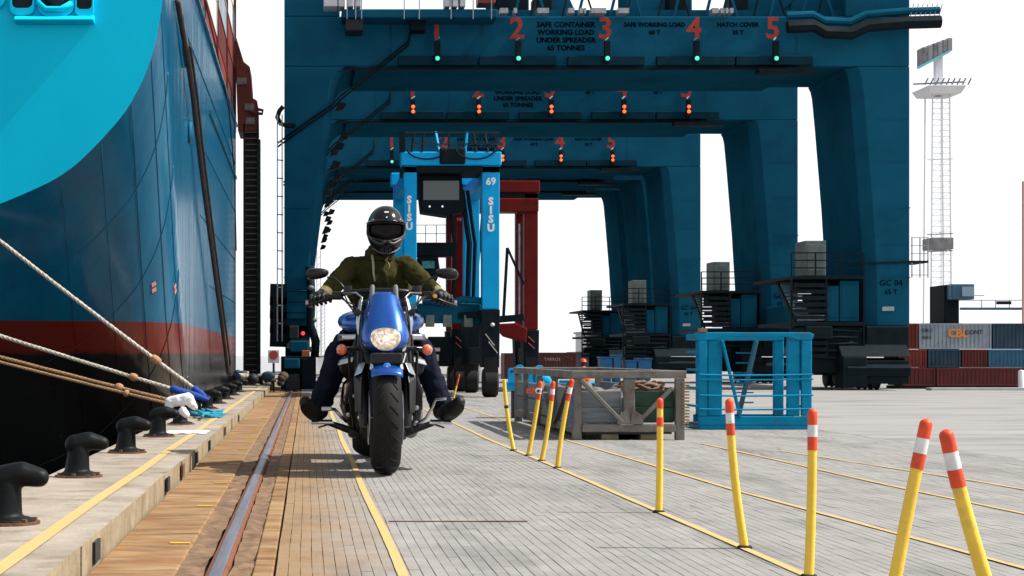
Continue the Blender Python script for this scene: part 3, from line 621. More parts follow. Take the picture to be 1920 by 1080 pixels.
# cables and gear at the left foot of the nearest crane
Y = 33
b = MB(); 
for x in (520, 529): b.bar(P(x,215,Y-.3), P(x,640,Y-.3), .022)
b.build('ladder_rail', steelg, cr1)
for i in range(12): MB().bar(P(519,232+i*34,Y-.3), P(531,233+i*34,Y-.3), .022).build('ladder_rung', steelg, cr1)
b = MB(); b.tube([P(531,200,Y-.2),P(524,208,Y-.2),P(520,220,Y-.2),P(526,232,Y-.2),P(538,236,Y-.2),P(552,236,Y-.1)], .045, 8); b.build('ladder_hoop', cdark, cr1, smooth=True)
for py_ in (552, 577, 604, 630): MB().bar(P(506,py_,Y-.2), P(538,py_+1,Y-.2), .05, .4).build('landing', cdark, cr1)
MB().bar(P(514,548,Y-.4), P(514,632,Y-.4), .04).build('landing_post', cdark, cr1)
b = MB(); a, c = P(534, 598, Y-.2), P(580, 545, Y); b.box(a.x, c.x, Y-.14, Y-.004, a.z, c.z); cb = b.build('control_cabin', crane, cr1, bevel=.015)
for k_ in (0, 1, 2): MB().bar((a.x+.02,Y-.2,c.z-.02-.2*k_),(c.x-.02,Y-.2,c.z-.02-.2*k_), .016).build('hand_rail', cdark, cr1)
for (x0, y0, x1, y1, dy, mt) in ((543,635,560,612,.30,darkm),(545,660,578,640,.35,crane),(528,730,592,668,.5,cdark),(566,728,592,672,.62,cdark),(536,728,562,700,.66,darkm),(534,690,562,672,.7,crane)):
    a, c = P(x0, y0, Y), P(x1, y1, Y); MB().box(a.x, c.x, Y-.36-dy, Y-.2-dy*.4, max(a.z,.02), c.z).build('gear_box', mt, cr1, bevel=.015)
for x, y_ in ((583,540),(586,556),(584,575),(588,600),(590,640),(587,625),(582,655)):
    q = P(x, y_, Y-.3); MB().ell(q, (.07,.06,.05), 10, 6).build('cable_clamp', M('clamp_grey', (.2,.22,.22), (.05,.06,.06), .5, scale=20), cr1, smooth=True)
MB().tube([P(581,500,Y-.2),P(584,560,Y-.25),P(582,610,Y-.3),P(592,640,Y-.3),P(590,670,Y-.3)], .08, 8).build('cable_bundle', cdark, cr1, smooth=True)
q = P(568, 625, Y-.6); MB().lathe([(0,0),(.035,0),(.03,-.02),(0,-.03)], q, 'Y', 14).build('warning_lamp', M('warn_lamp', (.7,.02,.02), None, .4, emit=(1,.02,.04), estr=2), cr1)
a, c = P(566, 684, Y-.75), P(581, 657, Y-.75); ob = MB().box(a.x, c.x, Y-.83, Y-.75, a.z, c.z).build('orange_box', M('orange_plastic', (.5,.13,.035), (.35,.09,.03), .6, scale=10), cr1, bevel=.01)
sgn = thing('round_sign', 'small white plate with red ringed disc beside the left crane foot', 'sign', P(513, 700, 31.5)); q = P(513, 668, 31.5)
MB().box(q.x-.10, q.x+.10, 31.5, 31.52, q.z-.12, q.z+.11).build('plate', M('sign_white', (.7,.7,.72), None, .5), sgn)
MB().lathe([(.058,-.012),(.082,-.012),(.082,-.002),(.058,-.002)], (q.x, 31.5, q.z+.02), 'Y', 24).build('red_ring', M('sign_red', (.45,.07,.06), None, .5), sgn)
MB().bar((q.x-.05,31.49,q.z-.03),(q.x+.05,31.49,q.z+.07), .018, .01).build('slash', M('sign_red', (.6,.03,.03)), sgn)
MB().bar((q.x,31.54,0),(q.x,31.54,q.z), .04).build('post', darkm, sgn)
# ------------------------------------------------------------------ straddle carriers
cblue = M('carrier_blue', (.002,.34,.68), (.003,.29,.60), .45, scale=3, spec=.1, dirt=(.008,.12,.22), dscale=3, dcov=(.6,.8))
cred = M('carrier_red', (.13,.009,.007), (.09,.007,.006), .42, scale=3, spec=.06, dirt=(.04,.006,.006), dscale=3, dcov=(.55,.8))
white = M('lettering_white', (.78,.78,.76), None, .5)
hazw = M('hazard_white', (.6,.58,.52), (.45,.42,.38), .6)
def carrier(name, label, X0, X1, lw0, lw1, Y, Ln, zt, zb, paint, word, num, hz):
    c = thing(name, label, 'straddle carrier', ((X0+X1)/2, Y, 0), 'straddle carriers under the cranes')
    zbb = zb
    for x0, x1 in ((X0, X0+lw0), (X1-lw1, X1)):
        for yy in (Y, Y+Ln-.25):
            MB().box(x0, x1, yy, yy+.25, zb, zt-.16).build('leg', paint, c, bevel=.012)
            cx = (x0+x1)/2; hw = .13
            b = MB(); b.prism([(cx-hw,.46),(cx+hw,.46),(cx+hw+.01,zb-.003),(cx-hw-.02,zb-.003)], 'XZ', yy-.02, yy+.42); b.build('leg_shroud', cdark, c, bevel=.012)
            tw_ = MB(); w_ = .115; tw_.lathe([(.08,-w_),(.20,-w_),(.225,-w_*.75),(.228,w_*.75),(.20,w_),(.08,w_)], (cx, yy+.12, .228), 'X', 28); ty = tw_.build('wheel', rubber, c, smooth='a')
            MB().lathe([(.0,-w_+.02),(.075,-w_+.0),(.075,w_),(.0,w_-.02)], (cx, yy+.12, .228), 'X', 16).build('rim', darkm, ty)
            MB().box(cx-.11, cx+.11, yy-.045, yy-.022, .30, .62).build('mud_flap', rubber, c)
        cx = (x0+x1)/2
        MB().box(cx-.10, cx+.10, Y+.43, Y+Ln-.28, .50, .78).build('bottom_beam', cdark, c, bevel=.02)
        MB().box(x0+.02, x1-.02, Y+.253, Y+Ln-.253, zt-.42, zt-.163).build('top_beam', paint, c, bevel=.015)
    for yy in (Y-.03, Y+Ln-.28):
        MB().box(X0-.05, X1+.03, yy, yy+.3, zt-.155, zt+.06).build('cross_beam', paint, c, bevel=.02)
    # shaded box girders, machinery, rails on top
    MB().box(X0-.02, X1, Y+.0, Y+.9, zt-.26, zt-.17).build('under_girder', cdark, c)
    if hz:
        MB().box(X0-.06, X0+.02, Y-.05, Y+.2, zt+.063, zt+.37).build('top_post', cdark, c)
        for x in (.12,.28,.55,.70,.95,1.12,1.3,1.42): MB().bar((X0+x,Y-.02,zt+.06),(X0+x+.05*math.sin(x*9),Y+.1,zt+.38), .028).build('mast_strut', cblue if int(x*100) % 2 else cdark, c)
        for z in (.18,.36): MB().bar((X0-.05,Y,zt+z),(X1,Y,zt+z), .018).build('deck_rail', darkm, c)
        MB().box(X0+.55, X0+.95, Y-.06, Y+.25, zt-.14, zt+.12).build('hose_reel', cdark, c, bevel=.03)
        for x in (.35, 1.1): MB().tube([(X0+x+.3*math.cos(a_),Y-.06,zt+.10+.16*math.sin(a_)) for a_ in [PI+PI*k/10 for k in range(11)]], .012, 6).build('hose', cdark, c, smooth=True)
        # cab hanging under the top
        b = MB(); b.prism([(X0+.24,zt-.27),(X0+.92,zt-.27),(X0+.98,zt-.82),(X0+.70,zt-.90),(X0+.30,zt-.84)], 'XZ', Y+.3, Y+.9); cb = b.build('cab', cdark, c, bevel=.02)
        MB().box(X0+.32, X0+.88, Y+.285, Y+.297, zt-.66, zt-.36).build('cab_window', M('tinted_glass', (.01,.03,.035), None, .08, spec=.8), cb)
        for x in (.42,.62): MB().lathe([(0,0),(.014,0),(.012,-.01),(0,-.012)], (X0+x,Y+.296,zt-.76), 'Y', 10).build('cab_lamp', M('small_lamp', (.8,.8,.8), None, .3, emit=(.8,.9,.9), estr=.8), cb)
        # lower working deck between the legs, with its rail
        z = P(0,455,Y).z
        MB().box(X0+lw0+.003, X1-lw1-.35, Y+1.2, Y+1.7, z-.14, z+.08).build('work_deck', cdark, c, bevel=.01)
        for k in range(5): MB().bar((X0+lw0+.05+k*.17,Y+1.2,z+.08),(X0+lw0+.05+k*.17,Y+1.2,z+.36), .012).build('rail_post', darkm, c)
        for k in (.22,.36): MB().bar((X0+lw0,Y+1.2,z+k),(X1-lw1-.4,Y+1.2,z+k), .010).build('work_rail', darkm, c)
        b = MB(); b.prism([(X0+.30,z-.143),(X0+.62,z-.143),(X0+.66,z-.4),(X0+.56,z-.62),(X0+.50,z-.75),(X0+.34,z-.7),(X0+.26,z-.4)], 'XZ', Y+1.2, Y+1.6); b.build('hydraulic_unit', cdark, c, bevel=.02)
        MB().box(X0+.36, X0+.56, Y+1.18, Y+1.195, z-.34, z-.22).build('gauge_panel', M('teal_panel', (.05,.3,.3), (.02,.1,.12), .4, scale=20), c)
        # spreader
        z = P(0, 592, Y).z
        MB().box(X0+lw0-.05, X1-lw1+.01, Y+.27, Y+.6, z-.11, z+.20).build('spreader_beam', crane, c, bevel=.02)
        for x in (.35,.62,.95): MB().box(X0+x, X0+x+.14, Y+.20, Y+.267, z-.17, z+.02).build('twistlock_box', M('greasy_teal', (.06,.13,.13), (.16,.16,.13), .6, scale=18), c, bevel=.015)
        MB().tube([(X0+.3,Y+.2,z+.24),(X0+.7,Y+.2,z+.20),(X1-.55,Y+.15,z+.26),(X1-.1,Y+.1,z+.22)], .05, 8).build('hydraulic_pipe', crane, c, smooth=True)
        MB().bar((X1-.6,Y+.3,z),(X1-.15,Y+.1,1.3), .10).build('lifting_arm', cdark, c)
        for x, w_ in ((X1-lw1-.42,.05),(X1-lw1-.19,.07),(X1-lw1-.10,.05)): MB().tube([(x,Y+.4,z+.2),(x+.03,Y+.4,2.4),(x-.09,Y+.4,zt-.5)], w_*.6, 6).build('hoist_chain', cdark, c)
        for k in range(2): MB().bar((X1-lw1/2-.09+.05*k,Y-.032,.98-.12*k),(X1-lw1/2+.05+.05*k,Y-.032,.80-.12*k), .05, .012).build('hazard_stripe', hazw, c)
        MB().ell((X1-lw1/2+.02,Y-.05,1.12),(.035,.03,.03), 12, 8).build('marker_lamp', hazw, c, smooth=True)
    else:
        MB().box(X0+.0, X1, Y-.1, Y+.4, zt-.5, zt-.26).build('red_girder', cred, c, bevel=.02)
        MB().bar((X0+lw0+.15,Y-.02,1.25),(X1-lw1-.02,Y-.02,1.32), .12).build('lower_beam', cdark, c)
        b = MB(); b.prism([(X0+.9,.98),(X1-.22,.86),(X1-.20,1.12),(X1-.4,1.22),(X0+.7,1.2)], 'XZ', Y-.1, Y+.1); b.build('grab', cred, c, bevel=.02)
        b = MB(); b.bar((X1-.62,Y-.05,1.3),(X1-.55,Y-.05,2.55), .05); b.bar((X1-.55,Y-.05,2.55),(X1-.26,Y-.05,1.9), .04); b.build('folding_arm', cdark, c)
        for x in (X0+.08, X1-.16):
            for k in range(2): MB().bar((x-.02,Y-.03,.98-.11*k),(x+.09,Y-.03,.88-.11*k), .05, .012).build('hazard_stripe', M('faded_red', (.5,.12,.1), None, .5), c)
        MB().box(X0-.42, X0+.0, Y-.02, Y+.3, .45, .98).build('power_unit', cdark, c, bevel=.02)
        MB().box(X0-.36, X0-.22, Y-.035, Y-.023, .72, .78).build('label_plate', hazw, c); MB().box(X0-.36, X0-.24, Y-.035, Y-.023, .55, .66).build('label_plate', hazw, c)
        for x, z0, z1 in ((X0+lw0+.02,1.2,zt-.6),(X0+lw0+.16,1.3,zt-.5)): MB().tube([(x,Y+.1,z0),(x+.03,Y+.1,(z0+z1)/2),(x+.1,Y+.1,z1)], .022, 6).build('hose', cdark, c)
        MB().bar((X1-lw1-.08,Y+.1,zt-.7),(X1-lw1-.08,Y+.1,1.3), .03).build('guide_rod', steelg, c)
    if word:
        for (x, zz) in ((X0+lw0*.42, P(0,400,Y).z), (X1-lw1/2, P(0,403,Y).z)):
            for q_, ch_ in enumerate(word): text(ch_, .155, white, c, (x, Y-.003, zz+.205-q_*.137), bold=.008, name='letter')
        text(num, .155, white, c, (X1-lw1/2, Y-.003, P(0,341,Y).z), bold=.004, name='fleet_number')
    else: text(num, .09, M('faded_white', (.4,.3,.28)), c, (X0+lw0/2-.02, Y-.003, P(0,412,Y).z), name='fleet_number')
    return c
carrier('straddle_carrier', 'tall bright blue straddle carrier on wheels with white lettering up its legs', 1.50, 2.98, .20, .27, 27.2, 3.4, P(0,292,27.2).z, 1.36, cblue, 'SISU', '69', True)
carrier('straddle_carrier', 'dark red straddle carrier standing behind the blue one', 2.58, 4.10, .28, .24, 31.2, 1.5, P(0,345,31.2).z, 1.1, cred, None, '98', False)
# grey skip of a cab and pale tank far behind, left of the blue front leg
b = MB(); Yk = 44; a, c_ = P(872, 722, Yk), P(900, 640, Yk)
tk = thing('pump_cabinet', 'pale grey cabinet with a blue plate seen between the carrier legs', 'cabinet', (a.x+.2, Yk, 0))
b.box(a.x, c_.x, Yk, Yk+.6, .0, c_.z); b.build('shell', M('pale_grey_paint', (.36,.40,.43), (.28,.31,.34), .5, scale=5), tk, bevel=.02)
b = MB(); b.lathe([(.12,0),(.12,1.0)], (a.x+.28, Yk-.15, 0), 'Z', 16); b.build('pipe', steelg, tk, smooth='a')
MB().box(a.x-.02, a.x+.12, Yk-.03, Yk-.005, .62, .80).build('blue_plate', cblue, tk)

# ------------------------------------------------------------------ timber-and-steel cage (open crate), left one
gsteel = M('worn_grey_steel', (.17,.16,.145), (.12,.11,.095), .6, .0, scale=6, bump=.001, dirt=(.09,.05,.03), dscale=6, dcov=(.5,.7))
plank = M('grey_plank', (.20,.22,.23), (.14,.155,.165), .85, scale=4, stretch=(1,8,10), bump=.002, bscale=30, rand=.12)
plankg = M('green_plank', (.035,.085,.055), (.02,.05,.035), .85, scale=5, stretch=(1,8,10), bump=.002, rand=.1)
woodend = M('wood_batten', (.30,.19,.11), (.19,.11,.06), .85, scale=12, stretch=(1,1,6))
ck = thing('storage_cage', 'low grey steel cage with plank walls and V braces, behind the posts', 'cage', (2.47, 15.4, 0))
X0, X1, Y0, Y1, H = 2.04, 2.90, 13.5, 17.3, .52
for x in (X0, X1-.07):
    for yy in (Y0, Y1-.06): MB().box(x, x+.07, yy, yy+.06, .0, H-.05).build('post', gsteel, ck, bevel=.006)
MB().box(X0-.01, X1+.01, Y0-.01, Y0+.05, H-.048, H+.012).build('top_rail', gsteel, ck, bevel=.006)
MB().box(X0-.01, X1+.01, Y1-.05, Y1+.01, H-.048, H+.012).build('top_rail', gsteel, ck, bevel=.006)
for x in (X0-.01, X1-.05): MB().box(x, x+.06, Y0+.052, Y1-.052, H-.048, H+.010).build('top_rail', gsteel, ck, bevel=.006)
MB().box(X0+.072, X1-.072, Y0-.02, Y0+.08, .06, .12).build('bottom_rail', gsteel, ck, bevel=.006)
MB().box(X0+.0, X0+.05, Y0+.062, Y1-.062, .05, .12).build('bottom_rail', gsteel, ck, bevel=.006)
MB().box(X0+.1, X1-.1, Y0+.0, Y1-.1, .045, .058).build('floor_plate', darkm, ck)
for x in (X0+.22, X1-.34): MB().box(x, x+.13, Y0-.01, Y1-.2, .0, .043).build('skid', M('skid_wood', (.16,.14,.09), (.10,.085,.05), .9, scale=9), ck, bevel=.004)
xm = (X0+X1)/2+.005
b = MB(); b.box(xm-.045, xm+.045, Y0-.005, Y0+.045, .122, H-.05); b.build('centre_post', gsteel, ck, bevel=.012)
MB().bar((X0+.06,Y0-.02,H-.06),(xm-.06,Y0-.02,.135), .055, .03).build('brace', gsteel, ck, bevel=.006)
MB().bar((X1-.10,Y0-.02,H-.12),(xm+.06,Y0-.02,.135), .045, .03).build('brace', gsteel, ck, bevel=.006)
for s_ in (-1, 1): 
    b = MB(); b.prism([(xm,.125),(xm+s_*.10,.125),(xm+s_*.09,.19),(xm+s_*.02,.24)], 'XZ', Y0-.045, Y0-.035); b.build('gusset', gsteel, ck)
for k, (z0, z1) in enumerate(((.13,.245),(.25,.375))):
    MB().box(X0+.075, xm-.05, Y0+.06, Y0+.085, z0, z1).build('plank', plank, ck, bevel=.004)
    MB().box(xm+.05, X1-.075, Y0+.06, Y0+.085, z0, z1).build('plank', plankg, ck, bevel=.004)
    for j in range(5):
        MB().box(X0+.012, X0+.035, Y0+.07+j*.73, Y0+.78+j*.73, z0+.0, z1+.02).build('plank', plank, ck, bevel=.004)
        MB().box(X1-.04, X1-.015, Y0+.07+j*.73, Y0+.78+j*.73, z0+.0, z1+.02).build('plank', plank, ck, bevel=.004)
    MB().box(X0+.075, X1-.075, Y1-.09, Y1-.065, z0, z1).build('plank', plank, ck, bevel=.004)
for i in range(1, 4): 
    MB().bar((X0-.004,Y0+i*.95,.05),(X0-.004,Y0+i*.95,H-.05), .05, .02).build('side_post', gsteel, ck)
MB().bar((X0-.006,Y0+.1,H-.08),(X0-.006,Y0+.9,.1), .04, .02).build('brace', gsteel, ck); MB().bar((X0-.006,Y0+1.8,H-.08),(X0-.006,Y0+1.0,.1), .04, .02).build('brace', gsteel, ck)
for i in range(15):
    z = .10+i*.024
    MB().box(X1-.028, X1+.03, Y0-.022, Y0-.004, z, z+.012).build('batten', woodend, ck)
for i in range(12): 
    z = .13+i*.025; MB().box(X0-.05, X0-.004, Y0+.02, Y0+.05, z, z+.012).build('batten', woodend, ck)
b = MB(); b.box(X0-.03, X0+.004, Y0-.016, Y0-.006, .1, .40); b.build('blue_webbing', M('blue_webbing', (.04,.06,.16), (.10,.11,.14), .9, scale=40), ck)
# contents
rp = thing('rope_pile', 'heap of brown rope and rags filling the top of the grey cage', 'rope', (2.6, 14.2, .3))
b = MB(); random.seed(5)
for i in range(16):
    cx, cy = random.uniform(xm+.1, X1-.16), random.uniform(Y0+.2, Y0+.7); r0 = random.uniform(.05,.12); pts = []
    for k in range(18): a_ = k*.42+i; pts.append((cx+r0*math.cos(a_)*(1+.2*math.sin(a_*2.3)), cy+r0*math.sin(a_), .385+.015*math.sin(a_*1.7+i)+i*.003))
    b.tube(pts, .011, 6)
b.build('rope_coil', M('old_rope', (.24,.15,.09), (.12,.075,.05), .9, scale=40), rp, smooth=True)
b = MB(); b.ell((xm+.22,Y0+.5,.33),(.20,.4,.06), 18, 8); b.build('rag_layer', M('orange_rag', (.30,.11,.05), (.18,.08,.05), .9, scale=12, bump=.01, bscale=20), rp, smooth=True)
tp = thing('tarpaulin', 'crumpled dark grey tarpaulin inside the left half of the grey cage', 'tarpaulin', (X0+.3, 14.6, .2))
b = MB(); rows = []
for j in range(20):
    rows.append([(X0+.08+i*.0185, Y0+.12+j*.12, .34+.06*noise.noise(Vector((i*.25, j*.35, 3)))+.05*math.sin(j*.5)) for i in range(21)])
b.loft(rows, caps=False, closed=False); o_ = b.build('sheet', M('dark_tarpaulin', (.07,.075,.085), (.15,.15,.16), .6, scale=8, bump=.01, bscale=14), tp, smooth=True)
b = MB(); b.tube([(X0+.08,Y0+.10,.385),(X0+.2,Y0+.09,.365),(X0+.34,Y0+.10,.375)], .014, 6); b.build('hem_rope', M('old_rope', (.24,.15,.09)), tp, smooth=True)

# blue lifting gear lying behind it
sp_ = thing('spreader_frame', 'bright blue lifting frame with upright lugs behind the left end of the grey cage', 'lifting gear', (2.35, 18.2, 0))
Yb = 18.2
MB().box(P(952,0,Yb).x, P(1130,0,Yb).x, Yb, Yb+.25, .28, .37).build('beam', cblue, sp_, bevel=.012)
MB().box(P(962,0,Yb).x, P(1110,0,Yb).x, Yb+.05, Yb+.2, .0, .277).build('stand', darkm, sp_)
for x0, x1, yt in ((952,964,690),(967,980,684),(988,998,692),(1003,1017,685)):
    a, c_ = P(x0, 718, Yb), P(x1, yt, Yb)
    b = MB(); hw = (c_.x-a.x)/2; cx = (a.x+c_.x)/2; zz = c_.z-hw*.5
    b.loft([[(cx-hw,yy,a.z),(cx+hw,yy,a.z),(cx+hw,yy,zz),(cx+hw*.5,yy,c_.z),(cx-hw*.5,yy,c_.z),(cx-hw,yy,zz)] for yy in (Yb-.06, Yb-.003)]); l = b.build('lug', cblue, sp_, bevel=.004)
    MB().lathe([(0,0),(.014,0),(.014,-.003),(0,-.003)], (cx, Yb-.061, zz-.02), 'Y', 12).build('pin_hole', blackm, l)
b = MB(); b.ell((P(1016,0,Yb).x, Yb-.03, P(0,712,Yb).z), (.09,.05,.07), 14, 8); b.build('hub', cblue, sp_, smooth=True)
MB().box(P(1080,0,16.5).x, P(1118,0,16.5).x, 17.5, 17.6, .33, .40).build('blue_bar', cblue, sp_)
# person crouched far behind in orange (only helmet and shoulders show over the cage)
# brown containers, white building and clutter far behind
for (x0, x1, yt, col, lab) in ((945,1002,662,'brown','dark brown container far behind, left of the red carrier leg'),(1011,1080,661,'brown','dark brown container far behind, right of the red carrier leg')):
    Yf = 48; a = P(x0, 0, Yf); c_ = P(x1, yt, Yf); container((a.x, Yf, 0), c_.x-a.x, .8, c_.z, col, 'X', lab, 'low containers in the far background')
o_ = [o for o in bpy.data.objects if o.name.startswith('shipping_container') and o.location.y == 48][-1]
text('TARROS', .12, M('faded_white', (.4,.3,.28)), o_, (P(1035,0,48).x, 47.99, P(0,674,48).z))
MB().bar((P(1060,0,48).x,47.985,P(0,668,48).z),(P(1076,0,48).x,47.985,P(0,675,48).z), .05, .004).build('orange_mark', M('orange_mark', (.5,.1,.04)), o_)
Yf = 60; bd = thing('quay_building', 'low pale grey building with a rounded corner at the far end of the yard', 'building', (P(1135,0,Yf).x, Yf, 0))
palew = M('pale_cladding', (.74,.75,.76), (.68,.69,.70), .6, scale=2)
pts = [(P(1104,0,Yf).x+.25-.25*math.cos(a_), Yf+.25-.25*math.sin(a_)) for a_ in [0, .4, .8, 1.2, 1.57]]+[(P(1300,0,Yf).x, Yf),(P(1300,0,Yf).x, Yf+3),(P(1104,0,Yf).x, Yf+3)]
b = MB(); b.prism(pts, 'XY', 0, P(0,625,Yf).z); b.build('wall', palew, bd)
a, c_ = P(1120, 668, Yf), P(1158, 650, Yf); MB().box(a.x, c_.x, Yf-.02, Yf-.003, a.z, c_.z).build('window', M('far_glass', (.05,.08,.1), None, .2), bd)
a, c_ = P(1144, 668, Yf), P(1156, 652, Yf); MB().box(a.x, c_.x, Yf-.05, Yf-.023, a.z, c_.z).build('door', M('far_red', (.5,.04,.03), None, .6), bd)
MB().box(P(1100,0,Yf).x, P(1302,0,Yf).x, Yf-.06, Yf+3.02, P(0,625,Yf).z+.003, P(0,622,Yf).z+.02).build('roof', steelg, bd)
sh = thing('grey_shed', 'small grey shed left of the pale building, behind the cage', 'shed', (P(1092,0,58).x, 58, 0))
MB().box(P(1080,0,58).x, P(1104,0,58).x, 58, 60, 0, P(0,662,58).z).build('wall', M('shed_grey', (.14,.17,.19), None, .7), sh); MB().box(P(1079,0,58).x, P(1105,0,58).x, 57.95, 60.05, P(0,662,58).z+.003, P(0,660,58).z+.01).build('roof', steelg, sh)
# stacks of blue scrap at the foot of the second crane
for i, (x0, x1, y0, y1) in enumerate(((1126,1156,688,668),(1172,1196,690,676),(1200,1220,688,672),(1176,1192,668,660))):
    a, c_ = P(x0, y0, 30), P(x1, y1, 30)
bt = thing('blue_bin', 'row of blue bins piled with gear behind the grey cage', 'bin', (P(1150,0,34).x, 34, 0)); bb = M('bin_blue', (.01,.16,.38), (.02,.10,.2), .5, scale=10)
for x0, x1, yt in ((1126,1148,672),(1150,1166,668),(1172,1194,678),(1196,1222,674)):
    a, c_ = P(x0, 0, 34), P(x1, yt, 34)
    b = MB(); b.loft([[(a.x+.03,34.03,0),(c_.x-.03,34.03,0),(c_.x-.03,34.35,0),(a.x+.03,34.35,0)],[(a.x,34,c_.z),(c_.x,34,c_.z),(c_.x,34.38,c_.z),(a.x,34.38,c_.z)]]); b.build('tub', bb, bt, bevel=.01)
    MB().box(a.x-.012, c_.x+.012, 33.98, 34.4, c_.z+.002, c_.z+.03).build('lid', bb, bt)
# worker in orange seen from the chest up behind the cage
wk = thing('person', 'distant worker in an orange jacket and red helmet behind the grey cage', 'person', (P(1093,0,26).x, 26, 0))
x = P(1093,0,26).x; z0 = P(0,690,26).z
organic('body', [((-.035,0,.0),(-.035,0,.26),.03,.04),((.035,0,.0),(.035,0,.26),.03,.04),((0,0,.26),(0,0,.42),.06,.065),((0,0,.42),(0,0,.50),.03,.025)], .010, M('dark_cloth', (.02,.025,.04), None, .9), wk, ells=(((0,0,.54),(.035,.04,.045)),))
organic('jacket', [((0,0,.27),(0,0,.42),.065,.072),((-.06,0,.43),(-.10,-.02,.33),.032,.026),((-.10,-.02,.33),(-.06,-.07,.27),.026,.022),((.06,0,.43),(.10,-.02,.33),.032,.026),((.10,-.02,.33),(.06,-.07,.27),.026,.022)], .010, M('orange_jacket', (.75,.10,.03), (.6,.08,.03), .8), wk)
b = MB(); b.lathe([(.052,.555),(.047,.575),(.036,.59),(.015,.60),(.001,.602)], (0,0,0), 'Z', 16); b.lathe([(.058,.552),(.052,.560),(.001,.561)], (0,-.01,0), 'Z', 16); b.build('helmet', M('red_helmet', (.5,.05,.03), None, .4), wk, smooth='a', local=True)
wk.scale = (1.05, 1.05, 1.0)

# ------------------------------------------------------------------ blue cage (stillage)
sblue = M('stillage_blue', (.002,.23,.40), (.002,.165,.30), .5, spec=.08, scale=5, dirt=(.10,.07,.05), dscale=5, dcov=(.62,.76))
sc = thing('steel_stillage', 'tall open bright blue steel stillage with thin side bars, right of the grey cage', 'stillage', (3.92, 15.9, 0))
X0, X1, Y0, Y1, H = 3.43, 4.42, 15.4, 16.0, .84
MB().box(X0, X1, Y0, Y1, .0, .035).build('base_tray', sblue, sc, bevel=.006)
for yy in (Y0, Y1-.04): MB().box(X0+(.08 if yy > Y0 else 0), X1, yy, yy+.04, .036, .115).build('base_lip', sblue, sc, bevel=.006)
MB().box(X0+.01, X1-.01, Y0+.05, Y1-.05, .037, .05).build('deck_mat', darkm, sc)
for x0, x1 in ((X0,X0+.075),(X0+.085,X0+.21),(X1-.33,X1-.24),(X1-.21,X1-.10),(X1-.09,X1)):
    yy = Y0 if x0 in (X0, X1-.09) else Y0+.02 
    if abs(x0-(X1-.33)) < 1e-6: continue
    MB().box(x0, x1, yy, yy+.05, .117, H-.06).build('post', sblue, sc, bevel=.008)
for x in (X0+.10, X1-.19): MB().box(x, x+.09, Y1-.06, Y1-.01, .102, H-.06).build('post', sblue, sc, bevel=.008)
b = MB(); b.loft([[(X0-.03,y_,H-.005),(X0+.0,y_,H-.058),(X0+.12,y_,H-.058),(X0+.2,y_,H-.03),(X1-.2,y_,H-.03),(X1-.12,y_,H-.058),(X1,y_,H-.058),(X1+.02,y_,H-.01),(X1-.02,y_,H+.01),(X0+.0,y_,H+.01)] for y_ in (Y0, Y0+.07)]); b.build('top_beam', sblue, sc, bevel=.006)
MB().box(X0+.08, X1-.1, Y1-.07, Y1, H-.058, H).build('top_beam', sblue, sc, bevel=.006)
for x in (X0, X1-.08): MB().box(x, x+.08, Y0+.072, Y1-.072, H-.055, H-.005).build('side_beam', sblue, sc, bevel=.006)
MB().bar((X0+.20,Y0-.012,H-.06),(X0+.36,Y0-.012,.10), .045, .022).build('brace', sblue, sc, bevel=.004)
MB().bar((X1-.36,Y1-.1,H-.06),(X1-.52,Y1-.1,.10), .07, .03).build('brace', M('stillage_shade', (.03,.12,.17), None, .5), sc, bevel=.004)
for z in (.18,.30,.44,.48): MB().tube([(X0+.0,Y0-.035,z),(X0+.3,Y0-.038,z-.006),(X1-.3,Y0-.037,z-.004),(X1,Y0-.035,z+.002)], .008, 6).build('side_bar', sblue, sc)
for x in (X0+.02, X1-.07):
    for z in (.2,.36,.52,.68): MB().bar((x,Y0+.05,z),(x,Y1-.05,z), .02).build('side_bar', sblue, sc)
for i in range(6): MB().bar((X1-.52,Y1+.0,.22+i*.09),(X1-.36,Y1+.0,.22+i*.09), .012).build('rung', sblue, sc)
MB().box(X0+.0, X0+.07, Y0-.02, Y0+.05, H+.012, H+.045).build('corner_block', woodend, sc)

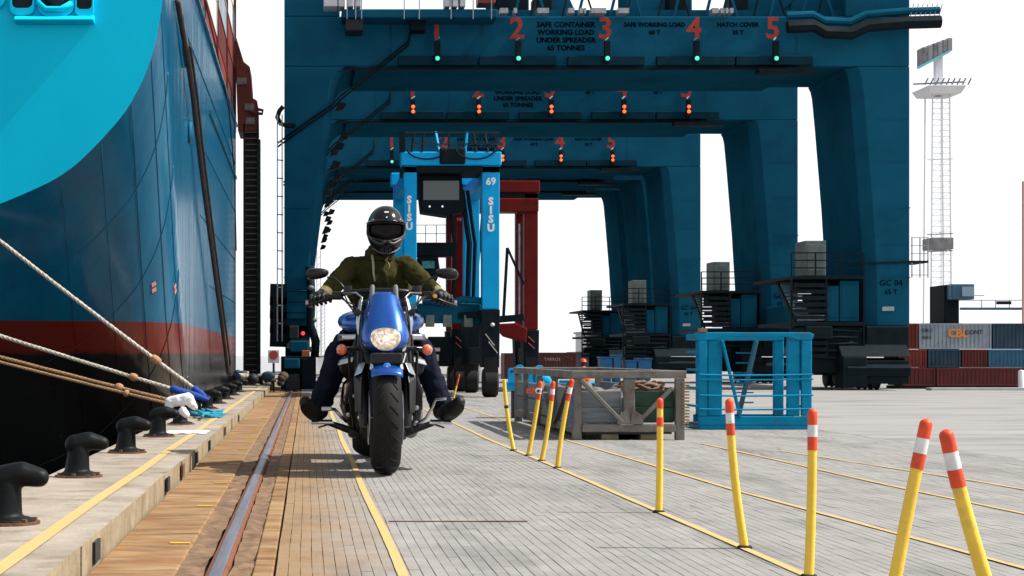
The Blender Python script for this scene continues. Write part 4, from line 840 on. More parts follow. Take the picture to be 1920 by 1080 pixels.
# ------------------------------------------------------------------ delineator posts
py = M('post_yellow', (.78,.52,.06), (.70,.45,.05), .5, scale=8, coat=.1, bump=.001, bscale=60, dirt=(.34,.22,.07), dscale=11, dcov=(.56,.74))
por = M('reflective_orange_red', (.72,.075,.02), (.55,.055,.02), .5, scale=20, dirt=(.3,.06,.03), dscale=14, dcov=(.52,.7)); pwh = M('reflective_white', (.72,.72,.70), (.55,.55,.55), .5, scale=20, dirt=(.3,.28,.25), dscale=14, dcov=(.55,.7))
Ls = {}
def post(bp, tp_, label, style, R_=.0152):
    base = G(*bp) if len(bp) == 2 else Vector(bp); top = P(tp_[0], tp_[1], base.y)
    o = thing('delineator_post', label, 'marker post', base, 'flexible yellow marker posts along the lane line')
    d = top-base; L_ = d.length; n = 14; bow = .010*math.sin(base.y*3)
    def at_(t): return Vector((d.x*t+bow*4*t*(1-t), .0, d.z*t))
    def seg(t0, t1, r, name, mt, cap=False, par=o):
        b = MB(); pts, rs = [], []
        k = max(3, int((t1-t0)*n)+1)
        for i in range(k+1): t = t0+(t1-t0)*i/k; pts.append(at_(t)); rs.append(r*(1-.12*t))
        if cap:
            e = (pts[-1]-pts[-2]).normalized(); pts += [pts[-1]+e*.006, pts[-1]+e*.011]; rs += [rs[-1]*.8, rs[-1]*.25]
        b.tube(pts, rs, 14); return b.build(name, mt, par, smooth='a', local=True)
    body = seg(0, 1, R_*.95, 'post_tube', py, False)
    b = MB(); b.lathe([(.025,.0),(.025,.006),(.020,.010),(.0,.011)], (0,0,0), 'Z', 20); b.build('base_disc', rubber, o, local=True, smooth='a')
    H_ = 1
    if style == 'rwr': bands = [(.925,.997,por),(.852,.924,pwh),(.772,.851,por)]
    elif style == 'ryr': bands = [(.93,.997,por),(.77,.85,por)]
    elif style == 'wide': bands = [(.93,.995,por),(.858,.929,pwh),(.785,.857,por)]
    elif style == 'red': bands = [(.55,1.0,por),(.75,.8,pwh)]
    else: bands = [(.60,.64,darkm)]
    for t0, t1, mt in bands: seg(t0, 1.0 if t1 > .99 else t1, R_*.95+.0014, 'reflective_band', mt, t1 > .99)
    if style == 'red' or style == 'x': pass
    return o
post((963,845),(945,712), 'plain yellow post with a dark ring, leaning left, by the grey cage', 'plain')
q_ = post((990,855),(1013,718), 'yellow post with a round reflector, right beside the plain yellow one', 'rwr')
b = MB(); b.box(-.075,-.005,-.024,-.02,.405,.435); b.build('reflector_arm', por, q_, local=True).location = (.02+.04,0,0)
b = MB(); b.lathe([(0,0),(.020,0),(.020,-.006),(0,-.006)], (.062,-.022,.42), 'Y', 16); rf = b.build('reflector', pwh, q_, local=True); b = MB(); b.lathe([(0,0),(.009,0),(.009,-.003),(0,-.003)], (.062,-.0285,.42), 'Y', 12); b.build('bolt', darkm, q_, local=True)
post((1015,865),(1037,718), 'orange-tipped post, middle of three leaning right by the grey cage', 'rwr')
post((1045,878),(1072,714), 'yellow post leaning right across the near left corner of the grey cage', 'rwr')
post((1235,961),(1237,751), 'upright yellow post with two orange bands in front of the grey cage\'s right end', 'ryr')
post((1396,1028),(1367,753), 'yellow post leaning left with its orange and white tip in front of the blue stillage', 'rwr')
post((1516,1083),(1523,773), 'yellow post standing upright at the right edge of the blue stillage', 'rwr')
post((1.347,4.10,0),(1736,794), 'yellow post leaning right, left of the pair nearest the viewer', 'wide', .0165)
post((1.44,3.56,0),(1774,815), 'nearest yellow post leaning left, right of the pair nearest the viewer', 'wide', .0165)
post((850,748),(861,703), 'small far post with a red top beside the rider\'s right-hand boot', 'red', .014)

# ------------------------------------------------------------------ bollards
bolm = M('bollard_iron', (.002,.003,.004), (.005,.006,.007), .5, .0, coord='Object', scale=9, bump=.004, bscale=14, spec=.14, dirt=(.03,.02,.014), dscale=7, dcov=(.62,.75))
def bollard_mesh():
    ob = organic('bollard_form', [((-.01,0,0),(.0,0,.12),.066,.052),((-.02,0,.15),(.05,0,.168),.05,.046),((.05,0,.168),(.115,0,.155),.046,.036)], .006, bolm, None, ells=(((0,0,.0),(.105,.105,.02)),), smooth=8)
    me = ob.data; bpy.data.objects.remove(ob); bm = bmesh.new(); bm.from_mesh(me)
    bmesh.ops.bisect_plane(bm, geom=bm.verts[:]+bm.edges[:]+bm.faces[:], plane_co=(0,0,.001), plane_no=(0,0,1), clear_inner=True); bm.to_mesh(me); bm.free(); me.name = 'bollard'; return me
bme = bollard_mesh()
bl = MB(); bl.lathe([(.0,.0),(.118,.0),(.118,.010),(.0,.012)], (0,0,0), 'Z', 28); flange = bl.mesh('flange', rustobj)
bn = MB(); bn.lathe([(.0,.0),(.011,.0),(.011,.010),(.0,.010)], (0,0,0), 'Z', 6); nut = bn.mesh('nut', rustobj)
bpos = [(-1.00,5.88),(-1.055,8.15),(-1.035,10.15),(-1.02,12.15),(-1.02,14.3),(-1.03,16.4),(-1.03,18.4),(-1.03,20.4),(-1.03,22.5),(-1.03,24.6),(-1.03,26.8)]
bl_lab = ['nearest black bollard, cut off by the left edge of the picture','second nearest black bollard on the quay edge, standing clear','third nearest black bollard on the quay edge','fourth black bollard, in front of the white cloth','black bollard hidden behind the white cloth','black bollard beside the teal rope heap','black bollard holding the brown mooring ropes','black bollard just beyond the blue rope ends','ninth black bollard from the viewer, past the rope ends','tenth black bollard from the viewer near the red waterline','farthest black bollard before the ladder tower']
for i, (x, yy) in enumerate(bpos):
    o = thing('bollard', bl_lab[i], 'bollard', (x, yy, CH), 'black mooring bollards along the quay edge', rz=.1*math.sin(i*2))
    s_ = .93 if i < 2 else .95
    inst('bollard_post', bme, o, (0,0,.011)); inst('flange', flange, o, (0,0,0)); 
    if i < 4:
        for k in range(6): a_ = k*PI/3+.3; inst('nut', nut, o, (.098*math.cos(a_), .098*math.sin(a_), .0115))
    o.scale = (s_, s_, s_)

# ------------------------------------------------------------------ mooring ropes
ropew = M('rope_pale', (.46,.43,.37), (.30,.27,.22), .9, scale=60, bump=.004, bscale=90); ropeb = M('rope_brown', (.33,.20,.10), (.20,.12,.06), .9, scale=60, bump=.004, bscale=90)
ropeu = M('rope_blue_sleeve', (.015,.06,.32), (.01,.04,.2), .8, scale=30, bump=.003); ropet = M('rope_teal', (.01,.26,.27), (.01,.14,.2), .8, scale=30); knot = M('rope_splice', (.40,.20,.10), (.25,.14,.08), .9, scale=40)
def rope(label, A, B, r, mt, parts=(), sag=.05, lay=True):
    A, B = Vector(A), Vector(B); o = thing('mooring_rope', label, 'rope', B, 'mooring lines running to the quay bollards')
    def pt(t): p = A.lerp(B, t); p.z -= sag*4*t*(1-t); return p
    def part(t0, t1, rr, name, m_):
        n = 60; b = MB()
        if lay:
            for s_ in range(3):
                pts = []
                L_ = (B-A).length*(t1-t0); tw_ = L_/(rr*7)*2*PI
                N_ = min(260, max(16, int(tw_*1.1)))
                for k in range(N_+1):
                    t = t0+(t1-t0)*k/N_; p = pt(t); a_ = s_*2*PI/3+tw_*k/N_; pts.append(p+Vector((.0, math.cos(a_), math.sin(a_)))*rr*.48)
                b.tube(pts, rr*.58, 5)
        else: b.tube([pt(t0+(t1-t0)*k/n) for k in range(n+1)], rr, 8)
        return b.build(name, m_, o, smooth=True)
    t = 0
    segs = sorted(parts)
    part(0, segs[0][0] if segs and segs[-1][1] >= .999 and False else (parts[0][0] if parts and parts[0][2] == 'sleeve' else 1), r, 'rope_line', mt)
    for t0, t1, nm, rr, m_ in parts:
        b = MB(); b.tube([pt(t0+(t1-t0)*k/8) for k in range(9)], [rr*(.75+.25*math.sin(PI*k/8)) if nm == 'splice' else rr*(1-.5*max(0,(k-5))/3) for k in range(9)], 8); b.build(nm, m_, o, smooth=True)
    return o
B5 = Vector((-1.02, 18.4, .2)); 
def onYT(px_, py_): return P(px_, py_, YT-.12)
def tof(A, B, px_):      # parameter where the straight line crosses photo column px_
    best = 0; bd_ = 1e9
    for k in range(1001):
        t = k/1000; p = A.lerp(B, t); e = abs(575+p.x*F/p.y-px_)
        if e < bd_: bd_, best = e, t
    return best
A = onYT(-230, 268); Bp = P(388, 746, 16.38)
t1, t2 = tof(A, Bp, 362), tof(A, Bp, 292)
rope('pale mooring rope dropping steeply, with brown splice and blue end', A, Bp, .022, ropew, ((t1,1,'sleeve',.030,ropeu),(t2-.012,t2+.012,'splice',.042,knot)), sag=.03)
A = onYT(-460, 480); Bp = P(392, 750, 16.34)
t1, t2 = tof(A, Bp, 320), tof(A, Bp, 250)
rope('white mooring rope, middle of the lines, ending in a long blue sleeve', A, Bp, .020, ropew, ((t1,1,'sleeve',.036,ropeu),(t2-.008,t2+.008,'splice',.038,knot)), sag=.02)
A = onYT(-460, 543); Bp = P(345, 757, 16.1); t2 = tof(A, Bp, 222)
rope('brown mooring rope, upper of the lowest two lines', A, Bp, .018, ropeb, ((t2-.006,t2+.01,'splice',.040,knot),), sag=.02)
A = onYT(-462, 556); Bp = P(338, 762, 16.0); t2 = tof(A, Bp, 236)
rope('dark brown mooring rope, lowest line of all', A, Bp, .016, ropeb, ((t2-.004,t2+.006,'splice',.034,knot),), sag=.02)
# black line hanging down the hull to the far bollards
hl = thing('hanging_cable', 'dark cable hanging down the ship side from the deck edge to the quay', 'cable', (-1.1, 27, CH))
pts = [onside(333,2,.03), onside(343,60,.05), onside(352,110,.06), onside(362,180,.07), onside(371,260,.08), onside(382,350,.09), onside(395,450,.10), onside(407,540,.12), onside(418,620,.15), onside(428,700,.2)]
b = MB(); sp2 = []
for a_, c_ in zip(pts, pts[1:]): sp2 += [a_.lerp(c_, k/4) for k in range(4)]
b.tube(sp2+[pts[-1]], .03, 8); b.build('cable', M('cable_brown', (.06,.04,.035), (.03,.022,.02), .7, coord='pos', scale=10), hl, smooth=True)
b = MB(); b.tube([p+Vector((.045,.05,0)) for p in sp2[6:]]+[pts[-1]], .016, 6); b.build('cable_strand', M('cable_brown', (0,0,0)), hl, smooth=True)
o = thing('hanging_cable', 'thin dark line slanting down the far part of the ship side', 'cable', (-1.25, 30, 2))
MB().tube([onside(384,0,.02), onside(410,110,.02), onside(430,210,.02), onside(440,330,.02), onside(443,470,.03)], .012, 6).build('cable', blackm, o, smooth=True)
# cloth, sheets and rope heap round the bollards
wc = thing('white_cloth', 'bunched white cloth hung over a bollard beside the blue rope end', 'cloth', (-1.01, 14.08, CH+.06))
clothm = M('white_cloth_fabric', (.66,.66,.68), (.52,.52,.55), .9, scale=12, bump=.01, bscale=9)
q = G(338, 790, CH)
organic('cloth_bundle', [((-.08,0,.13),(.06,0,.155),.045,.05),((.06,0,.15),(.11,.02,.09),.05,.03),((-.08,0,.12),(-.10,-.02,.05),.04,.03),((.02,-.03,.06),(.05,-.05,.03),.035,.03)], .007, clothm, wc, smooth=4, disp=(.02,.05))
ws = thing('white_sheet', 'flat white sheet lying on the quay in front of the bunched cloth', 'sheet', G(345, 812, CH)); q = G(345, 812, CH)
b = MB(); rows = []
for j in range(9): rows.append([(-.16+.04*i+.02*math.sin(j*1.3), -.2+.06*j, .006+.012*abs(noise.noise(Vector((i*.6,j*.6,2))))) for i in range(9)])
b.loft(rows, caps=False, closed=False); o_ = b.build('sheet', clothm, ws, smooth=True, local=True); m_ = o_.modifiers.new('t', 'SOLIDIFY'); m_.thickness = .004
th = thing('rope_heap', 'heap of teal and blue rope tails spread on the quay by the bollards', 'rope', G(385, 782, CH)); random.seed(11); q = G(385, 780, CH)
for m_, n_s, dx in ((ropet, 9, .0), (M('rope_cyan', (.01,.22,.36), (.01,.12,.25), .8, scale=30), 6, .04), (ropeu, 5, -.08)):
    b = MB()
    for i in range(n_s):
        a_ = random.uniform(-.5,.5); x, y_ = dx-.08+random.uniform(-.03,.03), random.uniform(-.5,.6); pts = []
        for k in range(10): pts.append((x, y_, .012+.03*math.exp(-k*.4)+.004*(k % 2)+.003*i)); x += .024*math.cos(a_); y_ += .12*math.sin(a_)+.01; a_ += random.uniform(-.5,.5)
        b.tube(pts, .011, 6)
    b.build('rope_tail', m_, th, smooth=True, local=True)
sk = thing('sack', 'small off-white sack on dark gear at the foot of the ladder tower', 'sack', P(455, 706, 31))
organic('sack_body', [((-.06,0,.0),(.06,0,.0),.06,.05),((.06,0,.03),(.09,0,.07),.03,.025)], .01, M('sack_cloth', (.5,.47,.42), (.3,.26,.22), .9, scale=20), sk, smooth=3, disp=(.015,.05))
q = P(455, 706, 31)
gp = thing('equipment_pile', 'low pile of dark hoses and blue sacking between the ladder tower and bollards', 'equipment', (q.x+.1, 31, CH)); random.seed(3)
for i in range(14):
    x = random.uniform(-.25,.62); b = MB(); b.ell((x, random.uniform(-.3,.4), random.uniform(.05,.22)), (random.uniform(.06,.13), .12, random.uniform(.05,.1)), 10, 6); b.build('bundle', [darkm, M('dark_blue_sack', (.01,.03,.06), (.02,.05,.09), .8), M('brown_sack', (.08,.05,.035), None, .9)][i % 3], gp, smooth=True, local=True)
for (x_, y_) in ((487,703),(484,721),(504,718)):
    v = P(x_, y_, 31)-Vector((q.x+.1,31,CH)); b = MB(); b.ell(v-Vector((0,.25,0)), (.045,.05,.025), 10, 6); b.build('pale_scrap', clothm, gp, smooth=True, local=True)

# ------------------------------------------------------------------ right background: containers, tower, crane cab
Yc = 34.0; Hc = .56
def pxX(x): return P(x, 0, Yc).x
base_z = P(0, 730, Yc).z
rows_ = [[(1693,1755,'darkred'),(1756,1920,'darkred'),(1921,2060,'darkred')], [(1690,1744,'red'),(1745,1808,'navy'),(1809,1858,'darkred'),(1859,2010,'blue')], [(1704,1727,'red'),(1728,1866,'grey'),(1867,2010,'navy')]]
names = {'red':'rust red','darkred':'dark red','grey':'pale grey','navy':'dark navy','blue':'slate blue'}
tz = [0.06, .06+.35, .06+.35+.36]; th_ = [.345,.355,.50]; pl = ['bottom','middle','top']
gc = None
for r, row in enumerate(rows_):
    for i, (x0, x1, col) in enumerate(row):
        lab = {0:'left',1:'second',2:'third',3:'right'}[i]
        o = container((pxX(x0), Yc+(.15 if r else 0), tz[r]), pxX(x1)-pxX(x0)-.02, .9, th_[r]-.003, col, 'X', f'{names[col]} container, {lab} of the {pl[r]} row, right of the nearest crane', 'containers stacked at the right of the yard')
        if col == 'grey': gc = o
Yq = Yc+.13
text('CBL', .22, M('logo_orange', (.55,.22,.04)), gc, (pxX(1800), Yq, tz[2]+.30), ext=.003, bold=.01, name='logo'); text('CONT', .12, blk, gc, (pxX(1830), Yq, tz[2]+.32), ext=.003); text('CBLU', .09, blk, gc, (pxX(1742), Yq, tz[2]+.36), ext=.003); text('45G1', .09, blk, gc, (pxX(1742), Yq, tz[2]+.22), ext=.003)
sk2 = MB(); sk2.box(pxX(1690), pxX(2062), Yc+.1, Yc+.9, 0, .055); o = thing('concrete_sleeper', 'low dark sleeper under the bottom row of containers', 'sleeper', (pxX(1850), Yc+.1, 0)); sk2.build('block', darkm, o)
k_ = MB(); k_.box(11.5, 60, Yc-1.6, Yc-1.3, 0, .05); k_.build('yard_kerb', M('pale_kerb', (.45,.45,.45), (.38,.38,.38), .8, coord='pos'), kind='structure')
wp = thing('white_bollard', 'short pale post at the right edge in front of the containers', 'post', (P(1914,0,33).x, 33, 0)); MB().lathe([(.055,0),(.055,.34),(.04,.37),(0,.375)], (P(1914,0,33).x, 33, 0), 'Z', 16).build('tube', palew, wp, smooth='a'); MB().lathe([(.08,0),(.08,.02),(0,.021)], (P(1914,0,33).x, 33, 0), 'Z', 16).build('foot', palew, wp, smooth='a')
# light tower
Yl = 75; lt = thing('light_tower', 'tall pale lattice light tower with lamp head, right of the nearest crane', 'tower', (P(1765,0,Yl).x, Yl, 0))
pale = M('tower_steel_glare', (.70,.71,.73), (.62,.63,.66), .5, scale=2)  # glare and haze over the distant steel put into its pale colour
xl, xr = P(1744,0,Yl).x, P(1784,0,Yl).x; zt_ = P(0,178,Yl).z
for x in (xl, xr):
    for yy in (Yl, Yl+.9): MB().bar((x,yy,0),((x*.8+(xl+xr)*.1),yy,zt_), .05).build('mast_leg', pale, lt)
MB().bar(((xl+xr)/2,Yl,0),((xl+xr)/2,Yl,zt_), .03).build('feed_pipe', pale, lt)
nn_ = 46
for i in range(nn_):
    z = .6+i*(zt_-.7)/nn_; f = 1-.2*z/zt_; cx = (xl+xr)/2; h = (xr-xl)/2*f
    MB().bar((cx-h,Yl,z),(cx+h,Yl,z+.02), .026).build('rung', pale, lt)
    if i % 2: MB().bar((cx-h,Yl+.02,z),(cx+h,Yl+.02,z+(zt_-.7)/nn_*2), .018).build('lattice', pale, lt)
a, c_ = P(1730,178,Yl), P(1800,165,Yl); b = MB(); b.loft([[(a.x+.15,Yl-.5,a.z),(c_.x-.15,Yl-.5,a.z),(c_.x-.15,Yl+1.2,a.z),(a.x+.15,Yl+1.2,a.z)],[(a.x,Yl-.7,c_.z),(c_.x,Yl-.7,c_.z),(c_.x,Yl+1.4,c_.z),(a.x,Yl+1.4,c_.z)]]); b.build('platform', pale, lt)
dgrey = M('lamp_grey', (.12,.12,.13), (.22,.22,.23), .6, scale=3)
for i in range(9): MB().bar((P(1722+i*10,0,Yl).x,Yl-.75,P(0,164,Yl).z),(P(1728+i*10,0,Yl).x,Yl-.75,P(0,152,Yl).z), .05).build('lamp_bracket', dgrey, lt)
MB().bar(P(1712,158,Yl-.6), P(1806,154,Yl-.6), .06).build('platform_rail', dgrey, lt)
MB().bar((cx,Yl+.35,zt_),(cx,Yl+.35,P(0,102,Yl).z), .3).build('head_post', pale, lt)
for i in range(6): 
    xx = 1723+i*9.2; b = MB(); a, c_ = P(xx,124-i*5,Yl), P(xx+8.4,92-i*3.4,Yl); b.box(a.x, c_.x, Yl-.5, Yl+.3, a.z, c_.z); b.build('floodlight_panel', [dgrey, M('lamp_grey_light', (.25,.25,.26), None, .5)][i % 2], lt, bevel=.02)
MB().bar(P(1720,128,Yl-.6), P(1779,97,Yl-.6), .10).build('teal_rail', M('pale_teal', (.15,.5,.5), None, .5), lt)
a, c_ = P(1744,468,Yl), P(1783,446,Yl); MB().box(a.x, c_.x, Yl-.3, Yl+1, a.z, c_.z).build('control_box', dgrey, lt, bevel=.03)
for yy in (440, 472, 300): MB().bar(P(1738,yy,Yl-.1), P(1786,yy-2,Yl-.1), .04).build('ring_frame', dgrey if yy != 300 else pale, lt)
# distant mobile crane cab and its boom, beyond the containers
Yg = 50; gcn = thing('yard_crane', 'dark blue crane cab with a long thin horizontal boom above the container rows', 'crane', (P(1800,0,Yg).x, Yg, 0))
mb_ = M('cab_blue', (.04,.12,.20), (.02,.06,.11), .4, scale=2)
a, c_ = P(1775, 615, Yg), P(1803, 534, Yg); MB().box(a.x, c_.x, Yg+.2, Yg+1.4, 0, c_.z).build('tower_column', cdark, gcn, bevel=.02)
a, c_ = P(1779, 562, Yg), P(1822, 533, Yg); cb_ = MB().box(a.x, c_.x, Yg-.2, Yg+1.0, a.z, c_.z).build('cab', mb_, gcn, bevel=.03)
a2, c2_ = P(1798, 556, Yg), P(1820, 538, Yg); MB().box(a2.x, c2_.x, Yg-.225, Yg-.205, a2.z, c2_.z).build('cab_window', M('sky_glass', (.2,.28,.36), None, .1), cb_)
MB().bar(P(1800,579,Yg-.1), P(2010,579,Yg-.1), .07).build('boom', mb_, gcn)
MB().bar(P(1790,563,Yg-.1), P(2010,563,Yg-.1), .018).build('boom_rail', cdark, gcn); MB().bar(P(1780,556,Yg-.1), P(1845,554,Yg-.1), .018).build('cab_rail', cdark, gcn)
for x in range(1840, 1920, 26): MB().bar(P(x,563,Yg-.1), P(x,579,Yg-.1), .016).build('rail_post', cdark, gcn)
MB().box(P(1866,0,Yg).x, P(1892,0,Yg).x, Yg-.15, Yg-.05, P(0,571,Yg).z, P(0,565,Yg).z).build('trolley', cdark, gcn)
MB().box(P(1740,0,Yg).x, P(1806,0,Yg).x, Yg+.1, Yg+1.2, .9, P(0,606,Yg).z).build('underframe', cdark, gcn)
MB().box(P(1745,0,Yg).x, P(1760,0,Yg).x, Yg+.2, Yg+1.0, 0, .9).build('support_leg', cdark, gcn)
pp = thing('signal_pole', 'thin reddish pole at the very right edge of the picture', 'pole', (P(1918,0,40).x, 40, 0)); MB().lathe([(.03,0),(.03,4.6),(0,4.61)], (P(1918,0,40).x, 40, 0), 'Z', 10).build('tube', M('pink_pole', (.6,.35,.28), None, .6), pp); MB().lathe([(.07,0),(.07,.03),(0,.031)], (P(1918,0,40).x,40,0), 'Z', 10).build('foot', darkm, pp)
# far masts seen left of the bike, pale through the glare
for (x0, x1, yt, Yd, lab) in ((594,601,470,120,'pale distant mast nearest the left crane leg'),(603,609,560,120,'shorter pale distant mast left of the rider')):
    m_ = thing('distant_mast', lab, 'mast', (P((x0+x1)/2,0,Yd).x, Yd, 0))
    for x in (x0, x1): MB().bar((P(x,0,Yd).x,Yd,0),(P(x,0,Yd).x,Yd,P(0,yt,Yd).z), .07).build('mast_leg', pale, m_)
    for i in range(16): 
        z = .3+i*(P(0,yt,Yd).z-.4)/16; MB().bar((P(x0,0,Yd).x,Yd,z),(P(x1,0,Yd).x,Yd,z+.2), .04).build('lattice', pale, m_)
hc = thing('harbour_cabin', 'small pale cabin on the horizon between the left crane foot and the rider', 'cabin', (P(604,0,80).x, 80, 0)); MB().box(P(596,0,80).x, P(613,0,80).x, 80, 81, 0, P(0,670,80).z).build('wall', palew, hc); MB().box(P(595,0,80).x, P(614,0,80).x, 79.95, 81.05, P(0,670,80).z+.002, P(0,667,80).z).build('roof', steelg, hc)
# ------------------------------------------------------------------ motorcycle (local: x right, y towards the rear, z up; origin where the front tyre touches)
BX, BY = .4275, 9.58
bike = thing('motorcycle', 'blue cruiser motorcycle with fat black front tyre ridden towards the viewer', 'motorcycle', (BX, BY, 0))
L = dict(local=True)
bblue = M('bike_blue', (.007,.085,.37), (.006,.07,.32), .26, scale=40, coat=.35, metal=.6, spec=.6)
chrome = M('chrome', (.62,.63,.65), (.5,.5,.52), .12, 1.0); silver = M('satin_silver', (.42,.43,.45), (.34,.35,.37), .28, .9); bblack = M('bike_black', (.005,.005,.006), (.008,.008,.009), .3, spec=.3)
engm = M('engine_black', (.008,.008,.009), (.014,.014,.014), .4, .1, spec=.3, scale=14); rub2 = M('grip_rubber', (.010,.010,.010), (.016,.016,.016), .7)
RW = .31
def tyre(R_, w_, c, name, n=72):
    b = MB(); prof = []
    for k in range(15): a_ = -1.25+2.5*k/14; prof.append((R_-.085+.085*math.cos(a_*.98)*(1-.0*abs(a_)), w_/2*math.sin(a_)/math.sin(1.25)))
    prof = [(R_-.10, -w_*.40)]+prof+[(R_-.10, w_*.40)]
    b.lathe(prof, c, 'X', n)
    o = b.build(name, M('tyre_rubber', (.008,.008,.008), (.014,.014,.014), .7, spec=.15, coord='Object', scale=30, stretch=(6,.6,.6), bump=.0012, bscale=60), bike, smooth='a', **L); return o
fw = tyre(RW, .156, (0,0,RW), 'front_wheel')
gr = MB()
for s_ in (-1, 1):
    for k in range(26):
        a0 = 2*PI*k/26; pts = []
        for j in range(5): a_ = a0+.04*j; x = s_*(.016+.0105*j); rr = RW-.085+.085*math.cos(math.asin(min(1, abs(x)/.084*math.sin(1.25))))+.0008; pts.append((x, rr*math.cos(a_), RW+rr*math.sin(a_)))
        gr.tube(pts, .0032, 4)
o_ = gr.build('tread_groove', blackm, fw, **L); o_['kind'] = 'stuff'
b = MB(); b.lathe([(.205,-.055),(.222,-.06),(.222,.06),(.205,.055),(.205,.04),(.19,.02),(.19,-.02),(.205,-.04)], (0,0,RW), 'X', 48); rim = b.build('rim', silver, fw, smooth='a', **L)
for k in range(5):
    a_ = 2*PI*k/5+.3; b = MB(); b.bar((0,.03*math.cos(a_),RW+.03*math.sin(a_)),(0,.2*math.cos(a_),RW+.2*math.sin(a_)), .03, .045, up=(1,0,0)); b.build('spoke', engm, fw, **L)
MB().lathe([(0,-.06),(.035,-.06),(.045,-.03),(.045,.03),(.035,.06),(0,.06)], (0,0,RW), 'X', 20).build('hub', engm, fw, smooth='a', **L)
for s_ in (-1, 1):
    MB().lathe([(.075,s_*.088),(.148,s_*.088),(.148,s_*.093),(.075,s_*.093)], (0,0,RW), 'X', 40).build('brake_disc', silver, bike, smooth='a', **L)
    b = MB(); b.prism([(.07,.27),(.15,.30),(.17,.38),(.14,.43),(.08,.40),(.06,.33)], 'YZ', s_*.082, s_*.135); b.build('brake_caliper', engm, bike, bevel=.006, **L)
    # fork: lower leg, upper tube, shroud
    ax = Vector((s_*.118, .0, RW)); top = Vector((s_*.118, .30, .90))
    MB().tube([ax+Vector((0,-.012,-.05)), ax, ax.lerp(top,.42)], [.020,.031,.030], 14).build('fork_leg', bblack, bike, smooth='a', **L)
    MB().tube([ax.lerp(top,.42), ax.lerp(top,.44), ax.lerp(top,1)], [.034,.036,.030], 14).build('fork_tube', engm, bike, smooth='a', **L)
    b = MB(); p0 = ax.lerp(top,.10); 
    b.loft([[(s_*.130,-.03,.33),(s_*.165,.01,.34),(s_*.160,.05,.34),(s_*.128,.05,.33)],[(s_*.128,-.03,.50),(s_*.172,.05,.53),(s_*.168,.10,.53),(s_*.126,.10,.50)],[(s_*.115,.03,.60),(s_*.160,.11,.585),(s_*.158,.14,.59),(s_*.113,.14,.60)]]); b.build('fork_guard', engm, bike, bevel=.008, **L)
    b = MB(); b.loft([[(s_*.128,-.026,.555),(s_*.168,.03,.535),(s_*.165,.06,.54),(s_*.128,.06,.55)],[(s_*.108,.0,.612),(s_*.142,.05,.605),(s_*.140,.09,.605),(s_*.106,.09,.61)]]); b.build('fork_trim', silver, bike, bevel=.006, **L)
    MB().lathe([(0,s_*.136),(.014,s_*.136),(.014,s_*.15),(0,s_*.15)], (0,.0,RW), 'X', 12).build('axle_cap', chrome, bike, smooth='a', **L)
MB().tube([(-.136,0,RW),(.136,0,RW)], .011, 10).build('axle', silver, bike, **L)
# front fender
b = MB(); rings = []
for k in range(25):
    a_ = math.radians(44+k*5.2); ring = []
    for j in range(13):
        t = -1+2*j/12; x = .082*math.sin(t*1.35)/math.sin(1.35); r_ = RW+.028-.03*(1-math.cos(t*1.35)); ring.append((x, -r_*math.cos(a_), RW+r_*math.sin(a_)))
    rings.append(ring)
b.loft(rings, caps=False, closed=False); fd = b.build('front_fender', bblue, bike, smooth=True, **L); md = fd.modifiers.new('s','SOLIDIFY'); md.thickness = .004; md.offset = 1
for s_ in (-1, 1):
    b = MB(); b.loft([[(s_*.074,-.19,.595-.03),(s_*.092,-.17,.575),(s_*.092,.06,.60),(s_*.078,.06,.635)],[(s_*.068,-.17,.640-.03),(s_*.078,-.15,.64),(s_*.082,.06,.655),(s_*.07,.06,.66)]]); b.build('fender_trim', chrome, fd, bevel=.006, **L)
b = MB(); b.lathe([(0,-.008),(.016,-.006),(.022,-.001),(.022,.002),(0,.003)], (0,-.190,.588), 'Y', 24); bd_ = b.build('fender_badge', M('badge_blue', (.02,.15,.7), None, .2, coat=1), fd, smooth='a', **L)
MB().lathe([(0,-.0115),(.006,-.011),(.008,-.006),(0,-.005)], (0,-.190,.588), 'Y', 16).build('badge_emblem', silver, bd_, **L)
MB().box(-.086,.086,-.185,-.06,.600,.662).build('fork_bridge', bblack, bike, bevel=.012, **L)
b = MB(); b.loft([[(-.10,-.05,.60),(.10,-.05,.60),(.10,.10,.60),(-.10,.10,.60)],[(-.12,-.0,.665),(.12,-.0,.665),(.12,.16,.665),(-.12,.16,.665)]]); b.build('lower_cowl', bblack, bike, bevel=.01, **L)
# headlight cowl
CZ = [(1.000,.074,.150),(.992,.083,.138),(.96,.092,.105),(.92,.100,.068),(.88,.109,.034),(.84,.118,.004),(.80,.126,-.022),(.765,.131,-.040),(.735,.132,-.050),(.71,.127,-.055),(.69,.114,-.050),(.672,.090,-.036),(.660,.056,-.014),(.655,.028,.004)]
b = MB(); rings = []
for z, hw, yf in CZ:
    ring = []
    for j in range(21):
        t = -1+2*j/20; x = hw*math.sin(t*PI/2*.97); ring.append((x, yf+.14*(1-math.cos(t*PI/2*.9))**1.3, z+.012*(1-math.cos(t*PI/2))*(-1 if z > .9 else .6)))
    rings.append(ring)
b.loft(rings, caps=False, closed=False); cw = b.build('headlight_cowl', bblue, bike, smooth=True, **L); md = cw.modifiers.new('s','SOLIDIFY'); md.thickness = .006; md.offset = 0; md2 = cw.modifiers.new('ss','SUBSURF'); md2.levels = 1; md2.render_levels = 1
def lens_shape(sc, n=40):
    pts = []
    for k in range(n):
        a_ = 2*PI*k/n; c, s_ = math.cos(a_), math.sin(a_); hw = .083*(1 if s_ > 0 else (1-.12*abs(s_)**1.5)); hh = .058 if s_ > 0 else .068
        x = hw*math.copysign(abs(c)**.86, c); z = hh*math.copysign(abs(s_)**(.72 if s_ > 0 else 1.05), s_); pts.append((x*sc, z*sc))
    return pts
hz_ = .742
